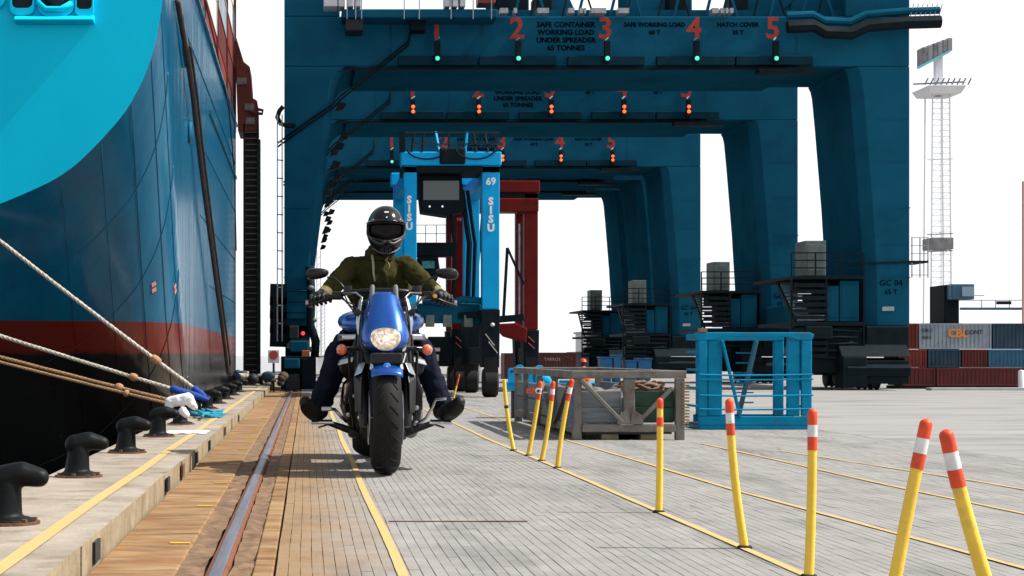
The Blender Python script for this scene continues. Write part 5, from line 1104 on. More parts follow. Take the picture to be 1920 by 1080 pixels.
def cowl_y(x, z):        # front surface of the cowl
    for (z0, h0, y0), (z1, h1, y1) in zip(CZ, CZ[1:]):
        if z1 <= z <= z0: f = (z-z1)/(z0-z1); hw, yf = h1+(h0-h1)*f, y1+(y0-y1)*f; break
    else: hw, yf = .09, -.03
    t = math.asin(max(-.99, min(.99, x/hw)))/(PI/2*.97); return yf+.14*(1-math.cos(t*PI/2*.9))**1.3
b = MB(); b.loft([[(x, cowl_y(x, hz_+z)-.004+dy, hz_+z) for x, z in lens_shape(s_)] for s_, dy in ((1.14,.006),(1.11,-.012),(1.03,-.022),(.985,-.018),(.97,.002))], caps=False); b.build('headlight_bezel', bblue, bike, smooth=True, **L)
refl = M('lamp_reflector', (.80,.72,.62), (.22,.13,.08), .16, .75, scale=42, contrast=(.44,.56), bump=.012, bscale=34, emit=(1,.84,.66), estr=.22)
b = MB(); rings = []
for s_, d_ in ((.985,.0),(.8,.001),(.55,.002),(.3,.003),(.04,.004)): rings.append([(x, cowl_y(x*.9, hz_+z*.9)+d_-.018, hz_+z) for x, z in lens_shape(s_)])
b.loft(rings, caps=False); hl_ = b.build('headlight', refl, bike, smooth=True, **L)
b = MB(); random.seed(4)
for i in range(80):
    a_ = random.random()*2*PI; r_ = random.random()**.5*.86; x, z = .072*r_*math.cos(a_), .05*r_*math.sin(a_)-.004
    b.ell((x, cowl_y(x, hz_+z)-.016, hz_+z), (random.uniform(.003,.008), .004, random.uniform(.003,.008)), 8, 6)
b.build('lamp_facet', M('lamp_facets', (.85,.78,.68), (.6,.4,.25), .1, .9, scale=60, emit=(1,.9,.78), estr=.3), hl_, smooth=True, **L)
b = MB(); b.ell((0,-.070,hz_-.002),(.013,.008,.014), 14, 8); b.build('bulb_shield', M('lit_bulb', (.9,.8,.7), None, .3, emit=(1,.93,.82), estr=1.2), hl_, smooth=True, **L)
gl = bpy.data.materials.new('lens_glass'); gl.use_nodes = True; N_ = gl.node_tree.nodes; N_.clear(); o1 = N_.new('ShaderNodeOutputMaterial'); mxs = N_.new('ShaderNodeMixShader'); tr_ = N_.new('ShaderNodeBsdfTransparent'); gs = N_.new('ShaderNodeBsdfGlossy'); gs.inputs['Roughness'].default_value = .03; fr_ = N_.new('ShaderNodeLayerWeight'); fr_.inputs[0].default_value = .25
gl.node_tree.links.new(fr_.outputs['Fresnel'], mxs.inputs[0]); gl.node_tree.links.new(tr_.outputs[0], mxs.inputs[1]); gl.node_tree.links.new(gs.outputs[0], mxs.inputs[2]); gl.node_tree.links.new(mxs.outputs[0], o1.inputs[0])
b = MB(); rings = []
for s_, d_ in ((.985,-.019),(.8,-.029),(.5,-.037),(.2,-.040),(.02,-.041)): rings.append([(x, cowl_y(x*.9, hz_+z*.9)+d_, hz_+z) for x, z in lens_shape(s_)])
b.loft(rings, caps=False); b.build('lens', gl, hl_, smooth=True, **L)
# black mask and side pieces round the cowl
b = MB(); b.loft([[(-.11,.05,.655),(.11,.05,.655),(.12,.2,.655),(-.12,.2,.655)],[(-.135,.10,.72),(.135,.10,.72),(.14,.25,.72),(-.14,.25,.72)],[(-.125,.16,.9),(.125,.16,.9),(.12,.3,.9),(-.12,.3,.9)]]); b.build('cowl_backing', bblack, bike, bevel=.02, **L)
for s_ in (-1, 1):
    MB().tube([(s_*.068,.165,.95),(s_*.064,.165,1.03),(s_*.064,.165,1.040)], [.014,.013,.006], 14).build('cowl_post', M('grey_rubber', (.16,.16,.17), None, .5), bike, smooth='a', **L)
    b = MB(); b.loft([[(s_*.118,.13,.975),(s_*.135,.14,.96),(s_*.135,.17,.96),(s_*.118,.17,.975)],[(s_*.130,.09,.90),(s_*.152,.10,.89),(s_*.150,.15,.89),(s_*.128,.15,.90)],[(s_*.138,.07,.83),(s_*.158,.08,.83),(s_*.156,.13,.83),(s_*.136,.13,.83)],[(s_*.140,.07,.76),(s_*.150,.08,.76),(s_*.148,.13,.76),(s_*.138,.12,.76)]]); b.build('cowl_side_trim', silver, bike, smooth='a', bevel=.004, **L)
    MB().lathe([(.012,-.006),(.020,-.004),(.020,.006),(.012,.006)], (s_*.150,.085,.885), 'Y', 16).build('side_vent', bblack, bike, smooth='a', **L)
    # indicators
    MB().tube([(s_*.13,.16,.688),(s_*.18,.14,.686),(s_*.212,.12,.684)], .014, 12).build('indicator_stalk', chrome, bike, smooth='a', **L)
    b = MB(); b.lathe([(.0,.05),(.018,.045),(.029,.02),(.031,.0),(.029,-.004)], (s_*.234,.10,.680), 'Y', 24); ih = b.build('indicator', chrome, bike, smooth='a', **L)
    b = MB(); b.lathe([(.029,.0),(.0285,-.006),(.020,-.017),(.008,-.022),(0,-.0225)], (s_*.234,.096,.680), 'Y', 24); b.build('indicator_lens', M('amber_lens', (.78,.22,.10), (.6,.13,.05), .15, scale=60, coat=.6, contrast=(.45,.55), bump=.002, bscale=120), ih, smooth=True, **L)
# triple clamp, radiator, frame
MB().box(-.15,.15,.20,.29,.78,.82).build('triple_clamp', engm, bike, bevel=.01, **L); MB().box(-.14,.14,.26,.33,.92,.96).build('triple_clamp', engm, bike, bevel=.01, **L)
rd = MB().box(-.135,.135,.40,.44,.36,.66).build('radiator', blackm, bike, bevel=.008, **L)
fb = MB()
for i in range(22): fb.box(-.12,.12,.392,.398,.375+i*.0125,.379+i*.0125)
o_ = fb.build('radiator_fin', engm, rd, **L); o_['kind'] = 'stuff'
for s_ in (-1, 1):
    MB().tube([(s_*.08,.30,.88),(s_*.16,.40,.68),(s_*.17,.44,.42),(s_*.14,.52,.22),(s_*.13,1.0,.18)], .020, 10).build('frame_tube', bblack, bike, smooth='a', **L)
    MB().tube([(s_*.10,.22,.80),(s_*.19,.26,.66),(s_*.185,.30,.52),(s_*.12,.36,.44)], .009, 8).build('hose', rub2, bike, smooth=True, **L)
    MB().tube([(s_*.12,.2,.92),(s_*.155,.16,.74),(s_*.16,.12,.58),(s_*.135,.10,.40)], .006, 8).build('brake_hose', rub2, bike, smooth=True, **L)
    # air scoops under the indicators
    b = MB(); b.loft([[(s_*.14,.34,.655),(s_*.22,.40,.645),(s_*.23,.60,.64),(s_*.14,.6,.66)],[(s_*.15,.31,.62),(s_*.245,.38,.605),(s_*.25,.62,.60),(s_*.15,.62,.62)],[(s_*.15,.34,.545),(s_*.235,.41,.555),(s_*.24,.62,.55),(s_*.15,.62,.53)],[(s_*.15,.40,.50),(s_*.19,.45,.50),(s_*.19,.6,.50),(s_*.15,.6,.50)]]); sc_ = b.build('air_scoop', bblack, bike, smooth='a', bevel=.012, **L)
    b = MB(); b.loft([[(s_*.165,.303,.640),(s_*.236,.366,.622),(s_*.242,.40,.625),(s_*.17,.34,.645)],[(s_*.17,.295,.612),(s_*.252,.362,.592),(s_*.256,.40,.592),(s_*.18,.33,.612)]]); b.build('scoop_trim', silver, sc_, bevel=.004, **L)
    MB().lathe([(0,.0),(.010,.0),(.010,.03),(0,.03)], (s_*.16,.35,.42), 'Y', 12).build('horn_button', silver, bike, **L)
    b = MB(); b.box(s_*.135-.008, s_*.135+.008, .10,.12,.42,.47); b.build('fork_reflector', M('amber_reflector', (.45,.09,.03), None, .3), bike, **L)
# engine: crankcase, finned cylinders, covers
b = MB(); b.prism([(.48,.22),(.58,.16),(1.0,.16),(1.08,.25),(1.05,.44),(.55,.44),(.46,.34)], 'YZ', -.15, .15); b.build('crankcase', engm, bike, bevel=.02, **L)
for yy, tilt in ((.60,-.12),(.86,.14)):
    c_ = None
    for k in range(8):
        z = .44+k*.028; cy = yy+tilt*(k*.028)/.2; h = .088-.002*k
        o_ = MB().box(-h-.02, h+.02, cy-h, cy+h, z, z+.014).build('cylinder_fin', engm, bike, bevel=.004, **L)
    MB().box(-.085,.085,yy+tilt-.10,yy+tilt+.06,.665,.73).build('cylinder_head', engm, bike, bevel=.02, **L)
    MB().box(-.07,.07,yy-.05,yy+.05,.43,.66).build('cylinder', engm, bike, **L)
MB().lathe([(0,.19),(.07,.188),(.11,.172),(.125,.15),(.125,.12)], (0,.72,.34), 'X', 28).build('clutch_cover', silver, bike, smooth='a', **L)
MB().lathe([(0,-.205),(.06,-.20),(.10,-.18),(.115,-.15),(.115,-.12)], (0,.70,.33), 'X', 28).build('generator_cover', engm, bike, smooth='a', **L)
MB().tube([(.10,.50,.62),(.17,.42,.56),(.205,.45,.44),(.20,.60,.28),(.19,.9,.20),(.22,1.9,.24)], [.026,.028,.03,.032,.045,.055], 14).build('exhaust_pipe', engm, bike, smooth='a', **L)
MB().tube([(.10,.95,.60),(.20,.92,.50),(.23,.95,.36),(.24,1.2,.28),(.25,2.0,.30)], [.026,.03,.03,.045,.05], 14).build('exhaust_pipe', silver, bike, smooth='a', **L)
MB().tube([(-.13,.62,.56),(-.20,.58,.48),(-.215,.62,.36),(-.19,.70,.28)], [.014,.022,.024,.018], 12).build('water_pipe', chrome, bike, smooth='a', **L)
MB().tube([(.13,.60,.50),(.22,.57,.42),(.225,.60,.34)], [.014,.022,.020], 12).build('water_pipe', chrome, bike, smooth='a', **L)
MB().box(-.17,-.13,.50,.60,.30,.50).build('side_cover', silver, bike, bevel=.012, **L)
b = MB(); b.prism([(-.13,.20),(-.05,.12),(.05,.115),(.14,.20),(.12,.30),(-.12,.30)], 'XZ', .46, .56); b.build('belly_pan', engm, bike, bevel=.012, **L)
for (x, y_, z, r_) in ((-.20,.50,.23,.018),(-.17,.48,.20,.022),(.17,.48,.22,.02),(.20,.50,.26,.015),(-.19,.47,.31,.012),(.20,.47,.35,.014)):
    MB().lathe([(0,-.01),(r_,-.008),(r_,.03),(0,.03)], (x,y_,z), 'Y', 12).build('bolt_cap', silver if r_ < .016 else engm, bike, smooth='a', **L)
# pegs, brake and shift levers
for s_ in (-1, 1):
    MB().tube([(s_*.13,.50,.20),(s_*.22,.50,.235),(s_*.30,.50,.262)], [.022,.020,.016], 10).build('peg_bracket', engm, bike, smooth='a', **L)
    b = MB(); b.box(min(s_*.27,s_*.405), max(s_*.27,s_*.405), .475, .53, .255, .272); pg = b.build('foot_peg', chrome, bike, bevel=.006, **L)
    MB().box(min(s_*.28,s_*.395), max(s_*.28,s_*.395), .48, .525, .2725, .281).build('peg_rubber', rub2, pg, bevel=.003, **L)
    MB().bar((s_*.30,.49,.255),(s_*.36,.52,.235), .010).build('peg_feeler', engm, pg, **L)
MB().tube([(-.20,.50,.27),(-.23,.40,.30),(-.27,.34,.345),(-.33,.33,.35)], [.010,.010,.010,.010], 10).build('shift_lever', chrome, bike, smooth='a', **L)
MB().box(-.345,-.285,.315,.34,.335,.36).build('shift_pad', silver, bike, bevel=.005, **L)
MB().tube([(.20,.50,.25),(.25,.44,.29),(.285,.36,.36),(.30,.34,.40),(.36,.33,.405)], .0085, 10).build('brake_pedal', chrome, bike, smooth='a', **L)
# tank with silver lower trim
def super_ring(y, hw, z0, z1, p=2.4, n=24):
    r = []; cz, hh = (z0+z1)/2, (z1-z0)/2
    for k in range(n):
        a_ = 2*PI*k/n; c, s_ = math.cos(a_), math.sin(a_); r.append((hw*math.copysign(abs(c)**(2/p), c), y, cz+hh*math.copysign(abs(s_)**(2/p), s_)))
    return r
b = MB(); b.loft([super_ring(y, hw, z0, z1, 2.3) for y, hw, z0, z1 in ((.34,.06,.78,.86),(.38,.16,.765,.885),(.45,.222,.765,.90),(.55,.250,.765,.92),(.68,.245,.765,.925),(.82,.20,.765,.91),(.95,.13,.765,.87),(1.0,.09,.765,.85))]); b.build('fuel_tank', bblue, bike, smooth=True, **L)
for s_ in (-1, 1):
    b = MB(); b.loft([[(s_*.12,.36,.735),(s_*.225,.40,.735),(s_*.225,.40,.768),(s_*.12,.36,.772)],[(s_*.12,.5,.735),(s_*.252,.5,.728),(s_*.252,.5,.770),(s_*.12,.5,.772)],[(s_*.12,.8,.74),(s_*.21,.8,.74),(s_*.21,.8,.768),(s_*.12,.8,.772)]]); b.build('tank_trim', silver, bike, bevel=.008, smooth='a', **L)
# seat, rear wheel, fender, swing arm
b = MB(); b.loft([super_ring(y, hw, z0, z1, 3) for y, hw, z0, z1 in ((.90,.11,.66,.73),(1.0,.16,.64,.72),(1.15,.17,.62,.71),(1.3,.14,.63,.74),(1.4,.09,.65,.75))]); b.build('seat', M('seat_vinyl', (.012,.012,.013), (.02,.02,.02), .6), bike, smooth=True, **L)
rw = tyre(.325, .245, (-.01,1.70,.325), 'rear_wheel')
MB().lathe([(.2,-.09),(.235,-.10),(.235,.10),(.2,.09)], (-.01,1.70,.325), 'X', 36).build('rim', engm, rw, smooth='a', **L)
MB().lathe([(0,-.08),(.2,-.05),(.2,.05),(0,.08)], (-.01,1.70,.325), 'X', 24).build('disc_web', engm, rw, smooth='a', **L)
for s_ in (-1, 1): MB().tube([(s_*.13,1.05,.36),(s_*.16,1.7,.325)], [.035,.028], 10).build('swing_arm', engm, bike, smooth='a', **L)
b = MB(); rings = []
for k in range(16):
    a_ = math.radians(20+k*8.5); rings.append([(.145*math.sin((-1+2*j/8)*1.3)/math.sin(1.3), 1.70+(.36-.04*(1-math.cos((-1+2*j/8)*1.3)))*math.cos(a_), .325+(.36-.04*(1-math.cos((-1+2*j/8)*1.3)))*math.sin(a_)) for j in range(9)])
b.loft(rings, caps=False, closed=False); o_ = b.build('rear_fender', bblue, bike, smooth=True, **L); md = o_.modifiers.new('s','SOLIDIFY'); md.thickness = .005
# handlebar, controls, mirrors
hb = [(-.405,.52,.952),(-.33,.49,.968),(-.27,.46,.985),(-.20,.41,1.004),(-.10,.355,1.012),(0,.345,1.012),(.10,.355,1.012),(.20,.41,1.004),(.27,.46,.985),(.33,.49,.968),(.405,.52,.952)]
MB().tube(hb, .0145, 12).build('handlebar', bblack, bike, smooth='a', **L)
MB().box(-.07,.07,.32,.38,.965,1.03).build('bar_clamp', engm, bike, bevel=.01, **L)
for s_ in (-1, 1):
    g_ = MB(); A_, B_ = Vector((s_*.30,.474,.9765)), Vector((s_*.41,.522,.951)); g_.tube([A_, A_.lerp(B_,.1), A_.lerp(B_,.95), B_], [.021,.0175,.0175,.021], 14); g_.build('grip', rub2, bike, smooth='a', **L)
    MB().lathe([(0,-.012),(.016,-.012),(.018,.0),(.016,.012),(0,.012)], B_+Vector((s_*.012,.004,-.003)), 'X', 14).build('bar_end', silver, bike, smooth='a', **L)
    MB().tube([(s_*.245,.42,.985),(s_*.30,.41,.975),(s_*.36,.43,.952),(s_*.43,.47,.930)], [.007,.0085,.007,.008], 10).build('hand_lever', M('lever_black', (.02,.02,.022), None, .3, .5), bike, smooth='a', **L)
    MB().box(min(s_*.225,s_*.285), max(s_*.225,s_*.285), .41, .47, .965, 1.012).build('switch_block', bblack, bike, bevel=.01, **L)
    b = MB(); b.lathe([(0,-.03),(.024,-.03),(.026,0),(.024,.02),(0,.02)], (s_*.195,.37,1.022), 'Z', 16); b.build('fluid_reservoir', bblack, bike, smooth='a', **L)
    MB().tube([(s_*.205,.39,1.01),(s_*.23,.40,1.05),(s_*.27,.41,1.085),(s_*.31,.42,1.092)], .0065, 10).build('mirror_stem', bblack, bike, smooth='a', **L)
    b = MB(); rings = []
    for y_, f in ((.385,.0),(.388,.55),(.40,.9),(.42,1.0),(.435,.97),(.438,.90)):
        ring = []
        for k in range(24):
            a_ = 2*PI*k/24; c, q = math.cos(a_), math.sin(a_); x = .066*math.copysign(abs(c)**.8, c); z = .032*math.copysign(abs(q)**.8, q)*(1-.22*c*s_*-1 if True else 1)+.006*c*s_*-1
            ring.append((s_*.368+x*max(f,.02), y_, 1.113+(z+.004*s_*0)*max(f,.02)+.0))
        rings.append(ring)
    b.loft(rings); mh = b.build('mirror', bblack, bike, smooth='a', **L)
    MB().loft([[(s_*.368+.064*math.cos(2*PI*k/20), yy, 1.113+.028*math.sin(2*PI*k/20)) for k in range(20)] for yy in (.4385,.4405)]).build('mirror_glass', M('mirror_glass', (.8,.8,.8), None, .03, 1), mh, **L)
    for j in range(3): MB().tube([(s_*(.25-.02*j),.40,.985),(s_*(.21-.01*j),.33,.955-.012*j),(s_*.16,.27,.93-.02*j),(s_*.13,.24,.86-.04*j)], .0045, 6).build('control_cable', rub2, bike, smooth=True, **L)
    MB().tube([(s_*.22,.36,1.0),(s_*.15,.28,1.0),(s_*.12,.22,.97),(s_*.14,.20,.90)], .005, 6).build('chrome_cable', silver, bike, smooth=True, **L)
MB().lathe([(0,-.01),(.012,-.01),(.012,.01),(0,.01)], (.30,.395,.985), 'Y', 12).build('amber_button', M('amber_button', (.75,.35,.02), None, .3), bike, **L)
MB().box(-.05,.05,.24,.32,.97,1.005).build('instrument', bblack, bike, bevel=.015, **L)

# ------------------------------------------------------------------ rider
rider = thing('person', 'motorcycle rider in black helmet, olive jacket and dark trousers', 'person', (BX, BY, 0))
skin = M('skin', (.34,.17,.11), (.28,.13,.09), .55); olive = M('olive_jacket', (.042,.038,.009), (.022,.020,.006), .85, contrast=(.3,.7), spec=.08, coord='Object', scale=8, bump=.006, bscale=16)
denim = M('dark_trousers', (.004,.006,.014), (.007,.009,.020), .85, spec=.08, scale=14, bump=.004, bscale=18); gl_ = M('black_glove', (.012,.012,.012), (.022,.022,.022), .55, scale=30, bump=.002, bscale=60); bootm = M('boot_leather', (.006,.006,.006), (.010,.010,.009), .55, spec=.25, scale=12, bump=.002, bscale=40)
HX = .034; head = Vector((HX,.70,1.365))
def mir(l): return l+[tuple([(-p[0],p[1],p[2]) for p in c[:2]])+tuple(c[2:]) for c in l]
SH, EL, WR = (.165,.80,1.185), (.272,.66,1.055), (.335,.545,1.000)
HP, KN, AN = (.10,1.10,.76), (.235,.60,.665), (.345,.60,.36)
arm = mir([((.145,.81,1.165),EL,.034,.030),(EL,WR,.030,.022)]); leg = mir([(HP,KN,.075,.052),(KN,AN,.048,.034)])
hands = mir([(WR,(.352,.50,.980),.024,.030)])
body = organic('body', arm+leg+[((0,1.10,.77),(0,.98,.95),.12,.105),((0,.98,.95),(0,.84,1.14),.11,.11),((-.08,.83,1.15),(.08,.83,1.15),.055,.055),((0,.80,1.2),(0,.74,1.32),.05,.045)], .012, skin, rider,
    ells=((head+Vector((0,.0,.01)), (.074,.095,.112)), (head+Vector((0,-.02,-.06)), (.052,.065,.05)), (head+Vector((0,-.100,-.015)), (.014,.018,.024)), (head+Vector((0,-.088,-.055)), (.026,.012,.008)), (head+Vector((.075,.01,-.01)), (.012,.018,.028)), (head+Vector((-.075,.01,-.01)), (.012,.018,.028))), smooth=3)
for s_ in (-1, 1): MB().ell(head+Vector((s_*.030,-.086,.012)), (.012,.010,.008), 12, 8).build('eye', M('eye_white', (.5,.5,.5), None, .3), rider, smooth=True, **L)
jk = organic('jacket', mir([((.160,.80,1.172),EL,.062,.054),(EL,(.322,.570,1.010),.052,.038)])+[((0,1.12,.80),(0,.98,.95),.155,.150),((0,.98,.95),(0,.84,1.12),.15,.145),((-.09,.83,1.15),(.09,.83,1.15),.085,.085),((-.10,.82,1.17),(-.155,.80,1.175),.065,.060),((.10,.82,1.17),(.155,.80,1.175),.065,.060),((0,.82,1.20),(0,.78,1.25),.085,.07),((-.09,.88,1.04),(.09,.88,1.04),.11,.11)], .007, olive, rider, smooth=5, disp=(.028,.06))
for s_ in (-1, 1):    # cuffs, sleeve folds, collar cords
    c_ = MB(); a_, d_ = Vector((s_*.310,.59,1.02)), Vector((s_*.335,.552,.998)); c_.tube([a_, a_.lerp(d_,.1), d_, d_+(d_-a_)*.02], [.036,.042,.038,.030], 18); c_.build('cuff', M('cuff_khaki', (.22,.19,.085), (.12,.10,.04), .85, scale=14), rider, smooth='a', **L)
    for t, r_ in ((.45,.056),(.75,.053)):
        p = Vector(EL).lerp(Vector((.322,.57,1.01)), t); p.x *= s_; dd = Vector((s_*(WR[0]-EL[0]), WR[1]-EL[1], WR[2]-EL[2])).normalized(); u = dd.orthogonal().normalized(); v = dd.cross(u)
        MB().tube([p+(u*math.cos(k*.5)+v*math.sin(k*.5))*(r_-.010+.002*math.sin(k)) for k in range(8)], [.003,.006,.008,.009,.009,.008,.006,.003], 8).build('sleeve_fold', olive, rider, smooth=True, **L)
MB().tube([(-.045,.70,1.235),(-.040,.685,1.19),(-.038,.685,1.13),(-.030,.69,1.08)], [.006,.007,.006,.005], 8).build('zip_cord', M('pale_cord', (.32,.30,.24), None, .8), rider, smooth=True, **L)
MB().tube([(.05,.70,1.23),(.035,.69,1.205),(.055,.685,1.17),(.045,.685,1.14)], [.006,.009,.006,.003], 8).build('collar_flap', M('cuff_khaki', (0,0,0)), rider, smooth=True, **L)
b = MB(); b.lathe([(.078,-.03),(.088,-.005),(.084,.03),(.070,.042),(.062,.03),(.066,-.01)], (0,.775,1.235), 'Z', 28); b.build('collar', olive, rider, smooth='a', **L)
organic('trousers', mir([(HP,(.20,.72,.70),.105,.085),((.20,.72,.70),KN,.085,.074),(KN,(.285,.595,.53),.078,.072),((.285,.595,.53),(.345,.60,.385),.070,.068)])+[((-.08,1.12,.79),(.08,1.12,.79),.12,.12)], .010, denim, rider, smooth=5, disp=(.026,.055))
for s_ in (-1, 1):
    organic('boot', [((s_*.352,.60,.40),(s_*.350,.59,.33),.052,.050),((s_*.350,.62,.325),(s_*.375,.50,.315),.050,.046),((s_*.375,.50,.318),(s_*.415,.40,.355),.048,.046),((s_*.405,.41,.34),(s_*.435,.37,.385),.044,.036)], .008, bootm, rider, smooth=4, disp=(.004,.03))
    b = MB(); d0, d1 = Vector((s_*.366,.50,.278)), Vector((s_*.448,.342,.385)); ax_ = (d1-d0).normalized(); side = Vector((s_*.9,.25,-.2)); side = (side-ax_*side.dot(ax_)).normalized(); nrm = ax_.cross(side)
    if nrm.y > 0: nrm = -nrm
    ring0, ring1 = [], []
    for k in range(20):
        a_ = 2*PI*k/20; u = math.cos(a_); w_ = .042*math.sin(a_)*(1.0+.10*u); c_ = (d0+d1)/2+ax_*u*(d1-d0).length*.5
        ring0.append(c_+side*w_+nrm*.002); ring1.append(c_+side*w_*.97+nrm*.014)
    b.loft([ring0, ring1]); b.build('boot_sole', rubber, rider, bevel=.003, **L)
    # gloved hand curled round the grip
    A_, B_ = Vector((s_*.30,.474,.9765)), Vector((s_*.41,.522,.951)); ax_ = (B_-A_).normalized(); up = Vector((0,0,1)); fw_ = ax_.cross(up).normalized()
    if fw_.y > 0: fw_ = -fw_
    up = fw_.cross(ax_).normalized(); up = up if up.z > 0 else -up
    W_ = Vector((s_*WR[0], WR[1], WR[2])); caps = [(W_, A_.lerp(B_,.5)+up*.030+fw_*-.004, .027, .028), (A_.lerp(B_,.22)+up*.030, A_.lerp(B_,.80)+up*.027, .019, .017)]
    for j, (t, ln, r_) in enumerate(((.16,1.0,.0105),(.38,1.06,.0108),(.60,1.0,.0102),(.80,.86,.0092))):
        c0 = A_.lerp(B_, t); k1 = c0+up*.030+fw_*.008; k2 = c0+up*.016+fw_*.036*ln; k3 = c0-up*.012+fw_*.032*ln; k4 = c0-up*.026+fw_*.010
        caps += [(k1,k2,r_*1.12,r_),(k2,k3,r_,r_*.95),(k3,k4,r_*.95,r_*.85)]
    t0 = A_.lerp(B_,.10)+up*.022; caps += [(t0-fw_*.01, A_.lerp(B_,-.10)+up*.004+fw_*.004, .013, .012), (A_.lerp(B_,-.10)+up*.004+fw_*.004, A_.lerp(B_,-.06)-up*.022+fw_*.006, .012, .010)]
    g_ = organic('glove', caps, .0038, gl_, rider, smooth=2)
    for j, t in enumerate((.16,.38,.60,.80)): MB().ell(A_.lerp(B_,t)+up*.034+fw_*.014, (.010,.009,.007), 10, 6).build('knuckle_pad', M('knuckle', (.03,.03,.03), None, .3), g_, smooth=True, **L)
    MB().ell(A_.lerp(B_,.0)+up*.02+fw_*.035, (.008,.006,.007), 10, 6)
    MB().tube([W_+Vector((0,0,.0)), W_.lerp(A_.lerp(B_,.5)+up*.03,.35)], [.032,.031], 16).build('wrist_strap', gl_, rider, smooth='a', **L)
# helmet: shell with open eye port, peak, chin bar, goggles dark behind
hm = M('helmet_black', (.005,.0055,.0065), (.009,.0095,.011), .16, spec=.25, coat=.12, coord='Object', scale=20)
C_ = Vector((HX,.70,1.372))
b = MB(); NA, NE = 56, 36; vs = []; idx = {}
def hpt(az, el, g=0.0):      # az 0 = towards the viewer
    ce, se = math.cos(el), math.sin(el)
    rx, ry = .1135+g, .138+g; rz = (.150+g) if se > 0 else (.158+g)
    k = 1.0 if se > 0 else (1-.30*abs(se)**1.4)
    x = rx*math.sin(az)*ce**.88*k; y_ = -ry*math.cos(az)*ce**.88*k; z = rz*math.copysign(abs(se)**1.0, se)
    if se < 0 and math.cos(az) > 0: y_ -= .022*math.cos(az)**2*min(1, abs(se)*2.2)
    return C_+Vector((x, y_, z))
def port(az, el):            # eye port outline
    a_ = abs((az+PI) % (2*PI)-PI)
    if a_ > 1.28: return False
    top = .30-.04*(a_/1.28)**2; bot = -.40+.28*(a_/1.28)**2.2-(.03 if a_ < .25 else 0)
    return bot < el < top
els = [-1.12+(1.12+1.55)*k/NE for k in range(NE+1)]
for i in range(NE+1):
    for j in range(NA): idx[i, j] = len(vs); vs.append(hpt(2*PI*j/NA, els[i]))
fs = []
for i in range(NE):
    for j in range(NA):
        if not port(2*PI*(j+.5)/NA, (els[i]+els[i+1])/2): fs.append((idx[i,j], idx[i,(j+1)%NA], idx[i+1,(j+1)%NA], idx[i+1,j]))
fs.append(tuple(idx[NE, j] for j in range(NA)))
b.add(vs, fs); hs_ = b.build('helmet', hm, rider, smooth=True, **L); md = hs_.modifiers.new('s','SOLIDIFY'); md.thickness = .012; md.offset = -1
# port trim
loop_ = []
for k in range(33): a_ = -1.28+2.56*k/32; loop_.append(hpt(a_, .30-.04*(a_/1.28)**2, .001))
for k in range(33): a_ = 1.28-2.56*k/32; loop_.append(hpt(a_, -.40+.28*(abs(a_)/1.28)**2.2-(.03 if abs(a_) < .25 else 0), .001))
loop_.append(loop_[0]); MB().tube(loop_, .0075, 8).build('port_trim', M('trim_rubber', (.012,.012,.013), None, .45), hs_, smooth=True, **L)
tint = bpy.data.materials.new('visor_tint'); tint.use_nodes = True; N_ = tint.node_tree.nodes; N_.clear(); o1 = N_.new('ShaderNodeOutputMaterial'); mxs = N_.new('ShaderNodeMixShader'); tr_ = N_.new('ShaderNodeBsdfTransparent'); tr_.inputs[0].default_value = (.10,.07,.07,1); gs = N_.new('ShaderNodeBsdfGlossy'); gs.inputs['Roughness'].default_value = .08; gs.inputs['Color'].default_value = (.5,.5,.5,1); mxs.inputs[0].default_value = .02
tint.node_tree.links.new(tr_.outputs[0], mxs.inputs[1]); tint.node_tree.links.new(gs.outputs[0], mxs.inputs[2]); tint.node_tree.links.new(mxs.outputs[0], o1.inputs[0])
b = MB(); rows = [[hpt(-1.3+2.6*k/28, -.42+.75*i/12, -.012) for k in range(29)] for i in range(13)]; b.loft(rows, caps=False, closed=False); b.build('visor', tint, hs_, smooth=True, **L)
b = MB(); rows = []
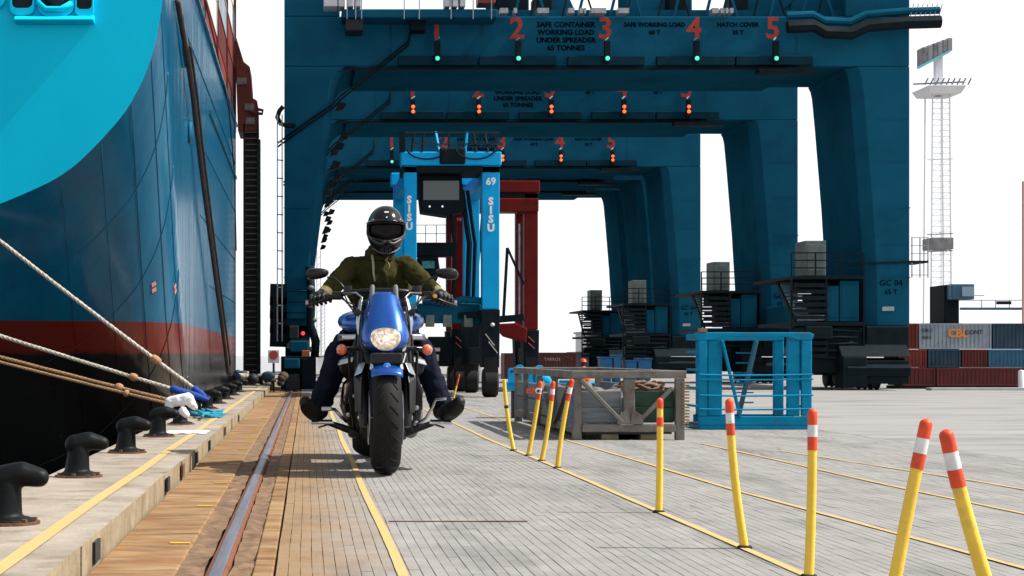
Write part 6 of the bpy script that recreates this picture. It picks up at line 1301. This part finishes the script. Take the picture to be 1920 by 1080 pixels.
for i in range(9):     # short peak over the eye port
    e = .27+.14*i/8; rows.append([hpt(-1.25+2.5*k/28, e+.02*math.cos((-1.25+2.5*k/28)*1.3), .002+(.030*(1-i/8)**1.6)*math.cos((-1.25+2.5*k/28))**.6) for k in range(29)])
b.loft(rows, caps=False, closed=False); o_ = b.build('peak', hm, hs_, smooth=True, **L); md = o_.modifiers.new('s','SOLIDIFY'); md.thickness = .004
for a_, e in ((0,.50),(-.82,.42),(.82,.42)): MB().ell(hpt(a_, e, .002), (.006,.006,.006), 10, 6).build('peak_stud', chrome, hs_, smooth=True, **L)
MB().loft([[hpt(a_, e, .0015) for a_, e in ((-.14,.72),(.14,.72),(.14,.79),(-.14,.79))],[hpt(a_, e, .004) for a_, e in ((-.14,.72),(.14,.72),(.14,.79),(-.14,.79))]]).build('white_badge', hazw, hs_, **L)
# chin bar vents and ridge
for s_ in (-1, 1):
    pts = [hpt(s_*a_, e, .004) for a_, e in ((1.15,-.18),(.8,-.38),(.45,-.52),(.22,-.50),(.06,-.40))]; MB().tube(pts, [.006,.012,.013,.011,.007], 8).build('chin_ridge', M('helmet_satin', (.02,.021,.023), (.035,.036,.038), .4), hs_, smooth=True, **L)
    MB().loft([[hpt(s_*a_, e, .001) for a_, e in ((.20,-.66),(.42,-.70),(.36,-.88),(.20,-.86))],[hpt(s_*a_, e, .006) for a_, e in ((.20,-.66),(.42,-.70),(.36,-.88),(.20,-.86))]]).build('vent_plate', M('helmet_satin', (0,0,0)), hs_, **L)
    MB().tube([hpt(s_*a_, -.98+.35*(a_/1.4)**2, .003) for a_ in (.05,.4,.8,1.1,1.4)], .004, 6).build('lower_edge', M('edge_grey', (.10,.10,.11), None, .4), hs_, smooth=True, **L)
for k in range(5): MB().tube([hpt(-.13, -.60-.07*k, .003), hpt(0, -.60-.07*k, .006), hpt(.13, -.60-.07*k, .003)], .0035, 6).build('vent_bar', M('helmet_satin', (0,0,0)), hs_, smooth=True, **L)
MB().ell(head+Vector((0,.02,.0)), (.098,.11,.12), 20, 14).build('lining', M('lining_black', (.01,.01,.01), None, .95), hs_, smooth=True, **L).location = (0,.055,0)
